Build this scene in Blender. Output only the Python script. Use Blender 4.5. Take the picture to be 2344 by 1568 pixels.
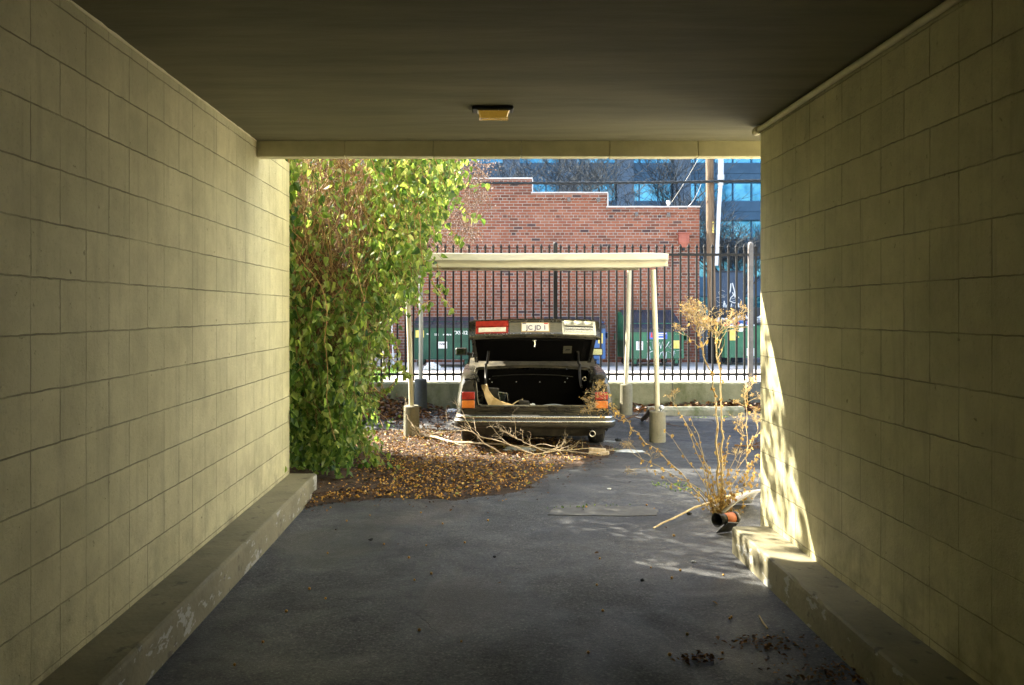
import bpy, math, random
from mathutils import Vector, Matrix, noise
import numpy as np

for o in list(bpy.data.objects): bpy.data.objects.remove(o)
S = bpy.context.scene
C = S.collection
R = math.radians
PI = math.pi

# ---------------------------------------------------------------- camera, sky, sun, exposure
F = 1908.0; VX, VY = 1105.0, 713.0; CAMH = 1.5      # focal length, vanishing point in pixels of a 2344 px wide picture
cam = bpy.data.cameras.new('camera'); co = bpy.data.objects.new('camera', cam); C.objects.link(co)
co.location = (0, 0, CAMH); co.rotation_euler = (R(90), 0, 0)
cam.sensor_width = 36; cam.lens = F/2344*36
cam.shift_x = (1172-VX)/2344; cam.shift_y = -(784-VY)/2344
cam.clip_start = .05; cam.clip_end = 600
cam.dof.use_dof = False
S.camera = co

SUN = Vector((-1.52, 1.0, 1.66)).normalized()       # towards the sun
EL = math.asin(SUN.z); AZ = math.atan2(SUN.x, SUN.y)
w = bpy.data.worlds.new('World'); S.world = w; w.use_nodes = True
nt = w.node_tree; bg = nt.nodes['Background']
sky = nt.nodes.new('ShaderNodeTexSky'); sky.sky_type = 'NISHITA'; sky.sun_disc = False
sky.sun_elevation = EL; sky.sun_rotation = AZ; sky.air_density = 1.0; sky.dust_density = 2.2; sky.ozone_density = .6
nt.links.new(sky.outputs[0], bg.inputs[0]); bg.inputs[1].default_value = .13
sl = bpy.data.lights.new('sun', 'SUN'); sl.energy = 5; sl.angle = R(.53); sl.color = (1, .93, .78)
so = bpy.data.objects.new('sun', sl); C.objects.link(so)
so.rotation_euler = (-SUN).to_track_quat('-Z', 'Y').to_euler()
S.view_settings.view_transform = 'Standard'; S.view_settings.look = 'None'
S.view_settings.exposure = 2.6; S.view_settings.gamma = 1

# ---------------------------------------------------------------- helpers
def g(y):                                           # the yard dips a little past the passage
    t = min(1, max(0, (y-7.4)/2.2)); t = t*t*(3-2*t)
    return -.10*t
def P(x, y, Y): s = F/Y; return Vector(((x-VX)/s, Y, CAMH-(y-VY)/s))
def G(x, y, dz=0):                                  # the ground point seen at a pixel
    z = 0
    for _ in range(12):
        Y = F*(CAMH-z)/(y-VY); z = g(Y)
    return Vector(((x-VX)*Y/F, Y, z+dz))

class MB:
    def __init__(s): s.v = []; s.f = []; s.sm = []
    def add(s, vs, fs, smooth=False):
        n = len(s.v); s.v += [tuple(v) for v in vs]; s.f += [tuple(i+n for i in f) for f in fs]; s.sm += [smooth]*len(fs); return s
    def box(s, a, b, m=None):
        x0, y0, z0 = a; x1, y1, z1 = b
        vs = [Vector(p) for p in ((x0,y0,z0),(x1,y0,z0),(x1,y1,z0),(x0,y1,z0),(x0,y0,z1),(x1,y0,z1),(x1,y1,z1),(x0,y1,z1))]
        if m is not None: vs = [m @ v for v in vs]
        return s.add(vs, [(0,3,2,1),(4,5,6,7),(0,1,5,4),(1,2,6,5),(2,3,7,6),(3,0,4,7)])
    def bbox(s, a, b, r=.01, m=None):               # box with chamfered edges
        bm = (Vector(a)+Vector(b))/2; h = (Vector(b)-Vector(a))/2; r = min(r, h.x*.98, h.y*.98, h.z*.98)
        pts = []; idx = {}
        for sx in (-1,1):
            for sy in (-1,1):
                for sz in (-1,1):
                    for ax in range(3):
                        v = Vector((sx*(h.x-r), sy*(h.y-r), sz*(h.z-r))); v[ax] = (sx,sy,sz)[ax]*h[ax]
                        idx[(sx,sy,sz,ax)] = len(pts); pts.append(bm+v)
        fs = []
        for ax in range(3):
            o = [i for i in range(3) if i != ax]
            for sg in (-1,1):
                q = []
                for a1, a2 in ((-1,-1),(1,-1),(1,1),(-1,1)):
                    k = [0,0,0]; k[ax] = sg; k[o[0]] = a1; k[o[1]] = a2; q.append(idx[(k[0],k[1],k[2],ax)])
                fs.append(q)
            for s1 in (-1,1):
                for s2 in (-1,1):
                    k0 = [0,0,0]; k1 = [0,0,0]; k0[ax] = -1; k1[ax] = 1
                    for k in (k0,k1): k[o[0]] = s1; k[o[1]] = s2
                    fs.append([idx[(*k0,o[0])], idx[(*k1,o[0])], idx[(*k1,o[1])], idx[(*k0,o[1])]])
        for sx in (-1,1):
            for sy in (-1,1):
                for sz in (-1,1): fs.append([idx[(sx,sy,sz,a)] for a in range(3)])
        out = []
        for f in fs:                                # orient outwards
            c = sum((pts[i] for i in f), Vector())/len(f)
            n = (pts[f[1]]-pts[f[0]]).cross(pts[f[2]]-pts[f[0]])
            out.append(f if n.dot(c-bm) > 0 else f[::-1])
        if m is not None: pts = [m @ p for p in pts]
        return s.add(pts, out)
    def tube(s, path, r, n=6, cap=True, flat=1.0):
        path = [Vector(p) for p in path]
        k = len(path)
        rr = r if hasattr(r, '__len__') else [r]*k
        d0 = (path[1]-path[0]).normalized(); up = Vector((0,0,1)) if abs(d0.z) < .9 else Vector((0,1,0))
        vs = []
        for i, p in enumerate(path):
            d = (path[min(i+1,k-1)]-path[max(i-1,0)])
            if d.length < 1e-9: d = d0
            d.normalize()
            a = up.cross(d)
            if a.length < 1e-5: a = Vector((1,0,0)).cross(d)
            a.normalize(); b = d.cross(a); up = b
            for j in range(n):
                t = 2*PI*j/n
                vs.append(p+a*(math.cos(t)*rr[i])+b*(math.sin(t)*rr[i]*flat))
        fs = [(i*n+j, i*n+(j+1)%n, (i+1)*n+(j+1)%n, (i+1)*n+j) for i in range(k-1) for j in range(n)]
        s.add(vs, fs, True)
        if cap: s.add(vs[:n], [tuple(range(n))[::-1]]); s.add(vs[-n:], [tuple(range(n))])
        return s
    def lathe(s, prof, n=24, m=None, smooth=True):
        vs = []
        for r, z in prof:
            for j in range(n): t = 2*PI*j/n; vs.append(Vector((r*math.cos(t), r*math.sin(t), z)))
        if m is not None: vs = [m @ v for v in vs]
        fs = [(i*n+j, i*n+(j+1)%n, (i+1)*n+(j+1)%n, (i+1)*n+j) for i in range(len(prof)-1) for j in range(n)]
        return s.add(vs, fs, smooth)
    def prism(s, poly, off, m=None):                # polygon (list of 3D points) swept by off
        n = len(poly); a = [Vector(p) for p in poly]; b = [p+Vector(off) for p in a]; vs = a+b
        if m is not None: vs = [m @ v for v in vs]
        return s.add(vs, [tuple(range(n))[::-1], tuple(range(n, 2*n))]+[(i, (i+1)%n, (i+1)%n+n, i+n) for i in range(n)])
    def grid(s, fn, nu, nv, smooth=True, flip=False, thick=None):
        vs = [Vector(fn(i/nu, j/nv)) for i in range(nu+1) for j in range(nv+1)]
        fs = [(i*(nv+1)+j, (i+1)*(nv+1)+j, (i+1)*(nv+1)+j+1, i*(nv+1)+j+1) for i in range(nu) for j in range(nv)]
        if flip: fs = [f[::-1] for f in fs]
        return s.add(vs, fs, smooth)
    def build(s, name, mat, parent=None, label=None, cat=None, group=None, kind=None, rnd=None, solid=0):
        me = bpy.data.meshes.new(name); me.from_pydata(s.v, [], s.f)
        me.polygons.foreach_set('use_smooth', s.sm)
        me.materials.append(mat)
        if rnd is not None:
            a = me.attributes.new('rnd', 'FLOAT', 'FACE'); a.data.foreach_set('value', np.asarray(rnd, dtype=np.float32))
        me.update()
        o = bpy.data.objects.new(name, me); C.objects.link(o)
        if parent is not None: o.parent = parent
        if solid:
            m = o.modifiers.new('solid', 'SOLIDIFY'); m.thickness = solid; m.offset = 0
        tag(o, label, cat, group, kind)
        return o
def tag(o, label=None, cat=None, group=None, kind=None):
    if label: o['label'] = label
    if cat: o['category'] = cat
    if group: o['group'] = group
    if kind: o['kind'] = kind
    return o
def thing(name, label, cat, loc=(0,0,0), rz=0, group=None):
    o = bpy.data.objects.new(name, None); C.objects.link(o); o.location = loc; o.rotation_euler = (0,0,rz)
    o.empty_display_size = .1
    return tag(o, label, cat, group)
def text(name, body, size, mat, parent, loc, rot, ext=.001, squash=1.0, bold=0):
    cu = bpy.data.curves.new('t', 'FONT'); cu.body = body; cu.size = size; cu.extrude = ext; cu.align_x = 'CENTER'; cu.align_y = 'CENTER'; cu.offset = bold
    ob = bpy.data.objects.new('t', cu); C.objects.link(ob)
    dg = bpy.context.evaluated_depsgraph_get(); me = bpy.data.meshes.new_from_object(ob.evaluated_get(dg))
    bpy.data.objects.remove(ob)
    me.name = name; me.materials.clear(); me.materials.append(mat)
    o = bpy.data.objects.new(name, me); C.objects.link(o); o.parent = parent; o.location = loc; o.rotation_euler = rot; o.scale = (squash,1,1)
    return o

# ---------------------------------------------------------------- materials
class NT:
    def __init__(s, name):
        s.m = bpy.data.materials.new(name); s.m.use_nodes = True; s.t = s.m.node_tree; s.n = s.t.nodes; s.l = s.t.links
        s.b = s.n['Principled BSDF']
    def new(s, t, **k):
        x = s.n.new(t)
        for a, v in k.items():
            if a in x.inputs: x.inputs[a].default_value = v
            else: setattr(x, a, v)
        return x
    def lk(s, a, b): s.l.new(a, b)
    def coord(s, kind='Object', scale=None):
        c = s.new('ShaderNodeTexCoord').outputs[kind]
        if scale is None: return c
        m = s.new('ShaderNodeMapping'); m.inputs['Scale'].default_value = scale; s.lk(c, m.inputs[0]); return m.outputs[0]
    def noise(s, vec, scale, detail=5, rough=.6, dist=0):
        x = s.new('ShaderNodeTexNoise'); x.inputs['Scale'].default_value = scale; x.inputs['Detail'].default_value = detail
        x.inputs['Roughness'].default_value = rough; x.inputs['Distortion'].default_value = dist
        s.lk(vec, x.inputs['Vector']); return x.outputs['Fac']
    def ramp(s, fac, stops, interp='LINEAR'):
        x = s.new('ShaderNodeValToRGB'); cr = x.color_ramp; cr.interpolation = interp
        while len(cr.elements) < len(stops): cr.elements.new(.5)
        for e, (p, c) in zip(cr.elements, stops):
            e.position = p; e.color = (*c, 1) if hasattr(c, '__len__') else (c, c, c, 1)
        s.lk(fac, x.inputs[0]); return x.outputs[0]
    def mix(s, fac, a, b, mode='MIX'):
        x = s.new('ShaderNodeMix', data_type='RGBA', blend_type=mode)
        for v, i in ((fac, 0), (a, 6), (b, 7)):
            if hasattr(v, 'is_linked'): s.lk(v, x.inputs[i])
            elif i == 0: x.inputs[0].default_value = v
            else: x.inputs[i].default_value = (*v, 1)
        return x.outputs[2]
    def math(s, op, a, b=0.0, c=None):
        x = s.new('ShaderNodeMath', operation=op)
        for v, i in ((a,0),(b,1),(c,2)):
            if v is None: continue
            if hasattr(v, 'is_linked'): s.lk(v, x.inputs[i])
            else: x.inputs[i].default_value = v
        return x.outputs[0]
    def bump(s, h, strength=.5, dist=.01, normal=None):
        x = s.new('ShaderNodeBump'); x.inputs['Strength'].default_value = strength; x.inputs['Distance'].default_value = dist
        s.lk(h, x.inputs['Height'])
        if normal is not None: s.lk(normal, x.inputs['Normal'])
        s.lk(x.outputs[0], s.b.inputs['Normal']); return x.outputs[0]
    def col(s, c):
        if hasattr(c, 'is_linked'): s.lk(c, s.b.inputs['Base Color'])
        else: s.b.inputs['Base Color'].default_value = (*c, 1)
        return s
    def set(s, **k):
        for a, v in k.items(): s.b.inputs[a.replace('_', ' ')].default_value = v
        return s

def simple(name, c1, c2=None, scale=8, rough=.6, bump=.2, bd=.004, metal=0, stretch=(1,1,1), lo=.35, hi=.65, coat=0):
    n = NT(name); v = n.coord(scale=stretch)
    f = n.noise(v, scale, 6, .62)
    n.col(n.ramp(f, [(lo, c1), (hi, c2 or c1)]))
    r = n.noise(v, scale*3.1, 3)
    n.lk(n.math('MULTIPLY_ADD', r, .3, rough-.15), n.b.inputs['Roughness'])
    n.set(Metallic=metal, Coat_Weight=coat)
    if bump: n.bump(n.noise(v, scale*5, 4), bump, bd)
    return n.m
def leafmat(name, stops, trans=.45, rough=.45, tr_col=(1.2,1.25,.5)):
    n = NT(name); a = n.new('ShaderNodeAttribute', attribute_name='rnd')
    c = n.ramp(a.outputs['Fac'], stops)
    n.col(c); n.set(Roughness=rough)
    t = n.new('ShaderNodeBsdfTranslucent'); tc = n.mix(1.0, c, tr_col, 'MULTIPLY'); n.lk(tc, t.inputs[0])
    mx = n.new('ShaderNodeMixShader'); mx.inputs[0].default_value = trans
    n.lk(n.b.outputs[0], mx.inputs[1]); n.lk(t.outputs[0], mx.inputs[2]); n.lk(mx.outputs[0], n.n['Material Output'].inputs[0])
    return n.m

def m_block(axis):                                   # painted concrete block wall
    n = NT('painted_block_'+axis)
    c = n.coord(); sep = n.new('ShaderNodeSeparateXYZ'); n.lk(c, sep.inputs[0])
    nz = n.new('ShaderNodeTexNoise'); nz.inputs['Scale'].default_value = 14; nz.inputs['Detail'].default_value = 4; n.lk(c, nz.inputs['Vector'])
    j = n.new('ShaderNodeSeparateColor'); n.lk(nz.outputs['Color'], j.inputs[0])
    u = n.math('ADD', sep.outputs[axis], n.math('MULTIPLY_ADD', j.outputs[0], .010, -.068-.005))
    v = n.math('ADD', sep.outputs['Z'], n.math('MULTIPLY_ADD', j.outputs[1], .010, -.199-.005))
    cb = n.new('ShaderNodeCombineXYZ'); n.lk(u, cb.inputs[0]); n.lk(v, cb.inputs[1])
    def brick(bw, off, ms, sm):
        b = n.new('ShaderNodeTexBrick'); b.offset = off; b.squash = 1
        b.inputs['Scale'].default_value = 1; b.inputs['Brick Width'].default_value = bw; b.inputs['Row Height'].default_value = .2032
        b.inputs['Mortar Size'].default_value = ms; b.inputs['Mortar Smooth'].default_value = sm
        b.inputs['Color1'].default_value = (.0,.0,.0,1); b.inputs['Color2'].default_value = (1,1,1,1)
        n.lk(cb.outputs[0], b.inputs['Vector']); return b
    b1 = brick(.2032, 0, .0028, .3); b2 = brick(.4064, .5, .0038, .45)
    vis = n.ramp(n.noise(c, 3.1, 4), [(.40, .05), (.62, .9)])          # paint has filled some of the joints
    vis2 = n.ramp(n.noise(c, 2.3, 4), [(.36, .15), (.58, 1)])
    l1 = n.math('MULTIPLY', b1.outputs['Fac'], n.math('MULTIPLY', vis, .85))
    l2 = n.math('MULTIPLY', b2.outputs['Fac'], vis2)
    ln = n.math('MAXIMUM', l1, l2)
    tone = n.ramp(b2.outputs['Color'], [(0, (.90,.91,.90)), (1, (1,1,1))])
    base = n.mix(n.ramp(n.noise(c, 1.6, 7, .7), [(.38, 0), (.62, 1)]), (.65,.60,.36), (.47,.43,.25))
    base = n.mix(1.0, base, tone, 'MULTIPLY')
    # speckled wear, grime rising from the bottom and running down in streaks
    sp = n.ramp(n.noise(c, 75, 3), [(.60, 0), (.70, 1)])
    base = n.mix(n.math('MULTIPLY', sp, .28), base, (.26,.24,.15))
    st = n.coord(scale=(1,7,.7) if axis == 'Y' else (7,1,.7)); sv = n.ramp(n.noise(st, 2.0, 4), [(.55, 0), (.8, 1)])
    base = n.mix(n.math('MULTIPLY', sv, .5), base, (.30,.27,.16))
    low = n.new('ShaderNodeMapRange'); n.lk(sep.outputs['Z'], low.inputs[0]); low.inputs[1].default_value = .6; low.inputs[2].default_value = .15
    gr = n.math('MULTIPLY', low.outputs[0], n.ramp(n.noise(c, 6, 5), [(.45, 0), (.7, .8)]))
    base = n.mix(gr, base, (.19,.165,.10))
    pit = n.ramp(n.noise(c, 24, 5, .7), [(.66, 0), (.72, .6)]); base = n.mix(pit, base, (.15,.13,.07))
    base = n.mix(n.math('MULTIPLY', ln, .58), base, (.10,.088,.048))
    n.col(base); n.set(Roughness=.55); n.b.inputs['Specular IOR Level'].default_value = .3
    h = n.math('SUBTRACT', n.math('ADD', n.math('MULTIPLY', n.noise(c, 70, 6, .7), .45), n.math('MULTIPLY', n.noise(c, 9, 4), .5)), n.math('MULTIPLY', ln, 1.2))
    h = n.math('SUBTRACT', h, n.math('MULTIPLY', pit, .8))
    n.bump(h, .9, .010)
    return n.m
M = {}
M['wallY'] = m_block('Y'); M['wallX'] = m_block('X')
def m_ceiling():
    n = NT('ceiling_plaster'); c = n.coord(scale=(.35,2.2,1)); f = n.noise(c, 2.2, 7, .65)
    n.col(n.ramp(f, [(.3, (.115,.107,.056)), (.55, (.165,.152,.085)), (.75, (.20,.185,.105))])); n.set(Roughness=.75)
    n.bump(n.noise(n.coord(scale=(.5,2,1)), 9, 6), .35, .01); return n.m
M['ceil'] = m_ceiling()
def m_asphalt():
    n = NT('worn_asphalt'); c = n.coord()
    big = n.noise(c, .55, 5, .6, .6); mid = n.noise(n.coord(scale=(1,1.7,1)), 2.6, 6, .65, .3); fine = n.noise(c, 70, 5, .75); gran = n.noise(c, 260, 2)
    a = n.ramp(big, [(.34, (.034,.036,.039)), (.5, (.064,.066,.068)), (.66, (.108,.109,.108))])
    b = n.ramp(mid, [(.36, .65), (.52, 1.0), (.7, 1.25)])
    col = n.mix(1.0, a, b, 'MULTIPLY')
    col = n.mix(n.ramp(fine, [(.50, 0), (.66, .55)]), col, (.16,.157,.145))
    col = n.mix(n.ramp(n.noise(c, 33, 4), [(.56, 0), (.66, .7)]), col, (.016,.016,.016))
    ag = n.new('ShaderNodeTexVoronoi'); ag.inputs['Scale'].default_value = 115; n.lk(c, ag.inputs['Vector'])
    agc = n.new('ShaderNodeSeparateColor'); n.lk(ag.outputs['Color'], agc.inputs[0])
    col = n.mix(.75, col, n.ramp(agc.outputs[0], [(0, (.35,.35,.36)), (.6, (.95,.95,.93)), (.86, (1.3,1.28,1.2)), (1, (2.4,2.3,2.1))]), 'MULTIPLY')
    # cracks
    vo = n.new('ShaderNodeTexVoronoi', feature='DISTANCE_TO_EDGE'); vo.inputs['Scale'].default_value = .55
    wv = n.new('ShaderNodeVectorMath', operation='ADD'); nn = n.new('ShaderNodeTexNoise'); nn.inputs['Scale'].default_value = 1.5; nn.inputs['Detail'].default_value = 6
    n.lk(c, nn.inputs['Vector']); n.lk(c, wv.inputs[0]); n.lk(nn.outputs['Color'], wv.inputs[1]); n.lk(wv.outputs[0], vo.inputs['Vector'])
    cr = n.ramp(vo.outputs['Distance'], [(0, 1), (.007, 0)])
    cr = n.math('MULTIPLY', cr, n.ramp(n.noise(c, .9, 3), [(.52, 0), (.62, .6)]))
    col = n.mix(cr, col, (.02,.02,.018))
    n.col(col)
    r = n.ramp(n.noise(c, 1.3, 5, .6, .5), [(.38, .30), (.60, .75)])
    n.lk(r, n.b.inputs['Roughness'])
    h = n.math('ADD', n.math('MULTIPLY', fine, 1.1), n.math('ADD', n.math('MULTIPLY', gran, .7), n.math('MULTIPLY', mid, .8)))
    h = n.math('SUBTRACT', h, n.math('MULTIPLY', cr, 2))
    n.bump(h, .8, .006)
    return n.m
M['asphalt'] = m_asphalt()
M['alley'] = simple('alley_concrete', (.42,.38,.33), (.55,.51,.46), 1.5, .8, .3)
M['alleydark'] = simple('patch_concrete', (.062,.061,.057), (.125,.122,.112), 9, .8, .4)
M['earth'] = simple('leaf_mould', (.030,.017,.008), (.085,.046,.020), 22, .9, 1.0, .02)
M['curb'] = None
def m_curb():
    n = NT('curb_paint'); c = n.coord()
    base = n.ramp(n.noise(c, 3.5, 6), [(.3, (.15,.135,.08)), (.65, (.24,.215,.13))])
    wv = n.noise(n.coord(scale=(1,1,2.0)), 5.5, 5, .6)
    chip = n.ramp(wv, [(.585, 0), (.60, 1)], 'LINEAR')
    gn = n.new('ShaderNodeSeparateXYZ'); ge = n.new('ShaderNodeNewGeometry'); n.lk(ge.outputs['Normal'], gn.inputs[0])
    chip = n.math('MULTIPLY', chip, n.math('LESS_THAN', n.math('ABSOLUTE', gn.outputs['Z']), .6))
    base = n.mix(n.math('MULTIPLY', chip, .8), base, (.38,.38,.35))
    dark = n.ramp(n.noise(n.coord(scale=(1,.9,1)), 13, 5), [(.60, 0), (.68, 1)])
    base = n.mix(n.math('MULTIPLY', dark, .7), base, (.06,.05,.035))
    sp = n.ramp(n.noise(c, 90, 3), [(.55, 0), (.7, .4)]); base = n.mix(sp, base, (.14,.125,.08))
    n.col(base); n.set(Roughness=.7); n.bump(n.math('SUBTRACT', n.noise(c, 30, 5), n.math('MULTIPLY', chip, .4)), .5, .008); return n.m
M['curb'] = m_curb()
def m_conc(name, a, b, moss=(.10,.115,.045), ml=.55):
    n = NT(name); c = n.coord()
    base = n.ramp(n.noise(c, 4.5, 7, .65), [(.3, a), (.7, b)])
    mm = n.ramp(n.noise(n.coord(scale=(1,1,.6)), 2.6, 6, .7), [(ml-.06, 0), (ml+.12, .85)]); base = n.mix(mm, base, moss)
    p = n.ramp(n.noise(c, 55, 3), [(.6, 0), (.7, .6)]); base = n.mix(p, base, (.07,.065,.05))
    n.col(base); n.set(Roughness=.85); n.bump(n.noise(c, 40, 6), .6, .008); return n.m
M['conc'] = m_conc('footing_concrete', (.18,.165,.11), (.28,.26,.18), (.12,.125,.055), .58)
M['concdark'] = m_conc('footing_concrete_grey', (.07,.08,.08), (.13,.145,.14), (.09,.10,.07), .6)
M['moss'] = m_conc('mossy_concrete', (.17,.17,.09), (.28,.27,.16), (.09,.10,.03), .54)
M['wheelstop'] = m_conc('wheel_stop_concrete', (.24,.235,.17), (.36,.35,.26), (.07,.095,.02), .56)

def m_brick():
    n = NT('red_brick'); c = n.coord(); sep = n.new('ShaderNodeSeparateXYZ'); n.lk(c, sep.inputs[0])
    cb = n.new('ShaderNodeCombineXYZ'); n.lk(n.math('ADD', sep.outputs['X'], sep.outputs['Y']), cb.inputs[0]); n.lk(sep.outputs['Z'], cb.inputs[1])
    H = .085
    def bt(bw, off):
        b = n.new('ShaderNodeTexBrick'); b.offset = off; b.inputs['Scale'].default_value = 1; b.inputs['Brick Width'].default_value = bw
        b.inputs['Row Height'].default_value = H; b.inputs['Mortar Size'].default_value = .0085; b.inputs['Mortar Smooth'].default_value = .1; b.inputs['Bias'].default_value = 0
        b.inputs['Color1'].default_value = (0,0,0,1); b.inputs['Color2'].default_value = (1,1,1,1); n.lk(cb.outputs[0], b.inputs['Vector']); return b
    st = bt(.26, .5); hd = bt(.13, .5)
    row = n.math('FLOOR', n.math('DIVIDE', sep.outputs['Z'], H))
    ish = n.math('COMPARE', n.math('MODULO', row, 6.0), 2.0, .5)
    fac = n.mix(ish, st.outputs['Fac'], hd.outputs['Fac']); rc = n.mix(ish, st.outputs['Color'], hd.outputs['Color'])
    col = n.ramp(rc, [(0, (.13,.044,.025)), (.25, (.22,.070,.037)), (.5, (.29,.102,.054)), (.8, (.235,.075,.044)), (.965, (.32,.13,.075)), (.98, (.07,.035,.032)), (1, (.06,.03,.03))])
    # the bricked-up openings below are newer, more orange
    zm = n.new('ShaderNodeMapRange'); n.lk(sep.outputs['Z'], zm.inputs[0]); zm.inputs[1].default_value = 2.52; zm.inputs[2].default_value = 2.50
    x = sep.outputs['X']
    def band(a, b): return n.math('MULTIPLY', n.math('GREATER_THAN', x, a), n.math('LESS_THAN', x, b))
    inf = n.math('MULTIPLY', zm.outputs[0], n.math('ADD', band(-2.9,.2), band(2.32, 5.1)))
    col = n.mix(n.math('MULTIPLY', inf, .55), col, (.27,.088,.036))
    var = n.ramp(n.noise(c, .9, 4), [(.35, .8), (.7, 1.15)]); col = n.mix(1.0, col, var, 'MULTIPLY')
    col = n.mix(n.ramp(n.noise(c, 1.1, 5), [(.58, 0), (.68, .5)]), col, (.12,.055,.045))
    mo = n.mix(n.ramp(n.noise(c, 2.5, 4), [(.35, 0), (.65, 1)]), (.24,.20,.165), (.37,.33,.285))
    col = n.mix(fac, col, mo)
    n.col(col); n.set(Roughness=.85)
    n.bump(n.math('SUBTRACT', n.math('MULTIPLY', n.noise(c, 30, 4), .4), fac), .6, .008); return n.m
M['brick'] = m_brick()
M['coping'] = simple('coping', (.50,.49,.49), (.66,.64,.63), 6, .7, .2)
M['lintel'] = simple('lintel_paint', (.66,.61,.39), (.78,.72,.48), 7, .7, .4)
M['ironblk'] = simple('black_iron', (.003,.003,.003), (.007,.007,.006), 20, .65, .1)
M['ironpost'] = simple('grey_post_paint', (.13,.12,.115), (.20,.18,.17), 14, .5, .1)
M['alu'] = simple('carport_enamel', (.40,.38,.30), (.52,.49,.385), 3, .45, .15, stretch=(1,4,4))
M['alurust'] = simple('carport_stained', (.17,.14,.08), (.40,.36,.25), 9, .6, .3)
M['pole'] = simple('post_paint_cream', (.60,.55,.38), (.76,.70,.52), 5, .42, .15, stretch=(1,1,.3))
M['poleg'] = simple('post_paint_grey', (.50,.50,.46), (.62,.60,.50), 5, .42, .15, stretch=(1,1,.3))
def m_paint():
    n = NT('car_paint'); c = n.coord()
    d = n.ramp(n.noise(c, 7, 6, .7), [(.38, 0), (.75, .7)])
    col = n.mix(d, (.012,.012,.010), (.105,.090,.055)); n.col(col)
    n.lk(n.ramp(d, [(0, .22), (1, .55)]), n.b.inputs['Roughness']); n.set(Metallic=.15, Coat_Weight=.6, Coat_Roughness=.22)
    n.bump(n.noise(c, 120, 2), .05, .002); return n.m
M['paint'] = m_paint()
M['blackpl'] = simple('black_plastic', (.012,.012,.010), (.045,.040,.028), 16, .5, .2)
M['felt'] = simple('trunk_carpet', (.0015,.0015,.0012), (.004,.0035,.003), 60, .95, .5); M['felt'].node_tree.nodes['Principled BSDF'].inputs['Specular IOR Level'].default_value = .1
M['dusty'] = simple('dusty_paint', (.028,.024,.015), (.105,.088,.052), 9, .5, .1, coat=.2)
M['rubber'] = simple('tyre_rubber', (.018,.018,.016), (.05,.045,.035), 20, .85, .4)
M['chrome'] = simple('chrome_trim', (.72,.70,.62), (.55,.52,.42), 14, .24, .05, metal=1)
M['panel'] = simple('brushed_trim', (.12,.11,.075), (.19,.175,.125), 22, .45, .05, metal=.3, stretch=(1,6,6))
M['glass'] = simple('dark_glass', (.010,.014,.014), (.02,.025,.024), 4, .12, 0, coat=.6)
M['mirrorg'] = simple('mirror_glass', (.35,.40,.36), (.30,.34,.30), 6, .15, 0, metal=1)
def m_lens(name, a, b):
    n = NT(name); c = n.coord()
    wv = n.new('ShaderNodeTexWave'); wv.inputs['Scale'].default_value = 60; n.lk(c, wv.inputs['Vector'])
    n.col(n.ramp(n.noise(c, 18, 4), [(.35, a), (.65, b)])); n.set(Roughness=.4, Coat_Weight=.15); n.bump(wv.outputs['Fac'], .3, .002); return n.m
M['red'] = m_lens('red_lens', (.24,.010,.004), (.40,.028,.010))
M['amber'] = m_lens('amber_lens', (.46,.11,.012), (.62,.19,.02))
M['white'] = m_lens('clear_lens', (.66,.63,.52), (.80,.77,.66))
M['refl'] = simple('lamp_reflector', (.75,.72,.60), (.85,.82,.70), 30, .3, .4, metal=.6)
M['plate'] = simple('plate_white', (.68,.66,.62), (.78,.75,.72), 12, .4, .05)
M['ink'] = simple('plate_ink', (.06,.045,.10), (.09,.06,.13), 12, .5, 0)
M['dgreen'] = simple('green_steel', (.006,.10,.048), (.022,.16,.078), 2.2, .45, .2, coat=.2)
M['dgreen2'] = simple('dark_green_steel', (.004,.050,.032), (.008,.078,.050), 2.2, .5, .2)
M['dblue'] = simple('blue_steel', (.02,.085,.25), (.04,.14,.34), 2.2, .45, .2)
M['lid'] = simple('navy_lid_plastic', (.008,.014,.024), (.015,.023,.038), 3, .45, .2)
M['cab'] = simple('navy_cabinet', (.012,.034,.075), (.022,.05,.10), 3, .5, .1)
M['spray'] = simple('white_spray_paint', (.62,.66,.68), (.78,.80,.80), 12, .7, .0)
M['yel'] = simple('yellow_sticker', (.66,.52,.08), (.76,.62,.20), 12, .5, .0)
M['wht'] = simple('white_sticker', (.68,.70,.68), (.80,.80,.78), 12, .5, .0)
M['bluest'] = simple('blue_sticker', (.05,.11,.42), (.07,.15,.48), 12, .5, .0)
M['redst'] = simple('red_sticker', (.55,.04,.04), (.6,.08,.06), 12, .5, .0)
M['wood'] = simple('pole_wood', (.10,.062,.034), (.21,.145,.085), 5, .85, .6, .01, stretch=(6,6,.5))
M['pvc'] = simple('white_conduit', (.48,.51,.56), (.60,.62,.66), 5, .5, .05)
M['cable'] = simple('cable_black', (.008,.012,.014), (.02,.025,.028), 20, .6, .3)
M['twine'] = simple('service_wire', (.5,.5,.46), (.6,.58,.5), 10, .6, 0)
M['scup'] = simple('scupper_metal', (.30,.085,.055), (.38,.12,.08), 8, .6, .2)
M['bark'] = simple('bare_bark', (.018,.026,.032), (.045,.055,.06), 6, .9, .4)
M['vinestem'] = simple('vine_stem', (.33,.18,.055), (.50,.31,.12), 30, .7, .2)
M['twig'] = simple('dry_twig', (.10,.045,.014), (.24,.12,.04), 30, .8, .2)
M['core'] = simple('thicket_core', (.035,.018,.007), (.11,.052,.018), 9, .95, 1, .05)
M['leaf'] = leafmat('vine_leaf', [(0,(.045,.10,.028)), (.3,(.12,.21,.05)), (.6,(.26,.35,.09)), (.85,(.42,.47,.16)), (1,(.60,.60,.32))], .6, .45, (1.35,1.35,.75))
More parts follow.
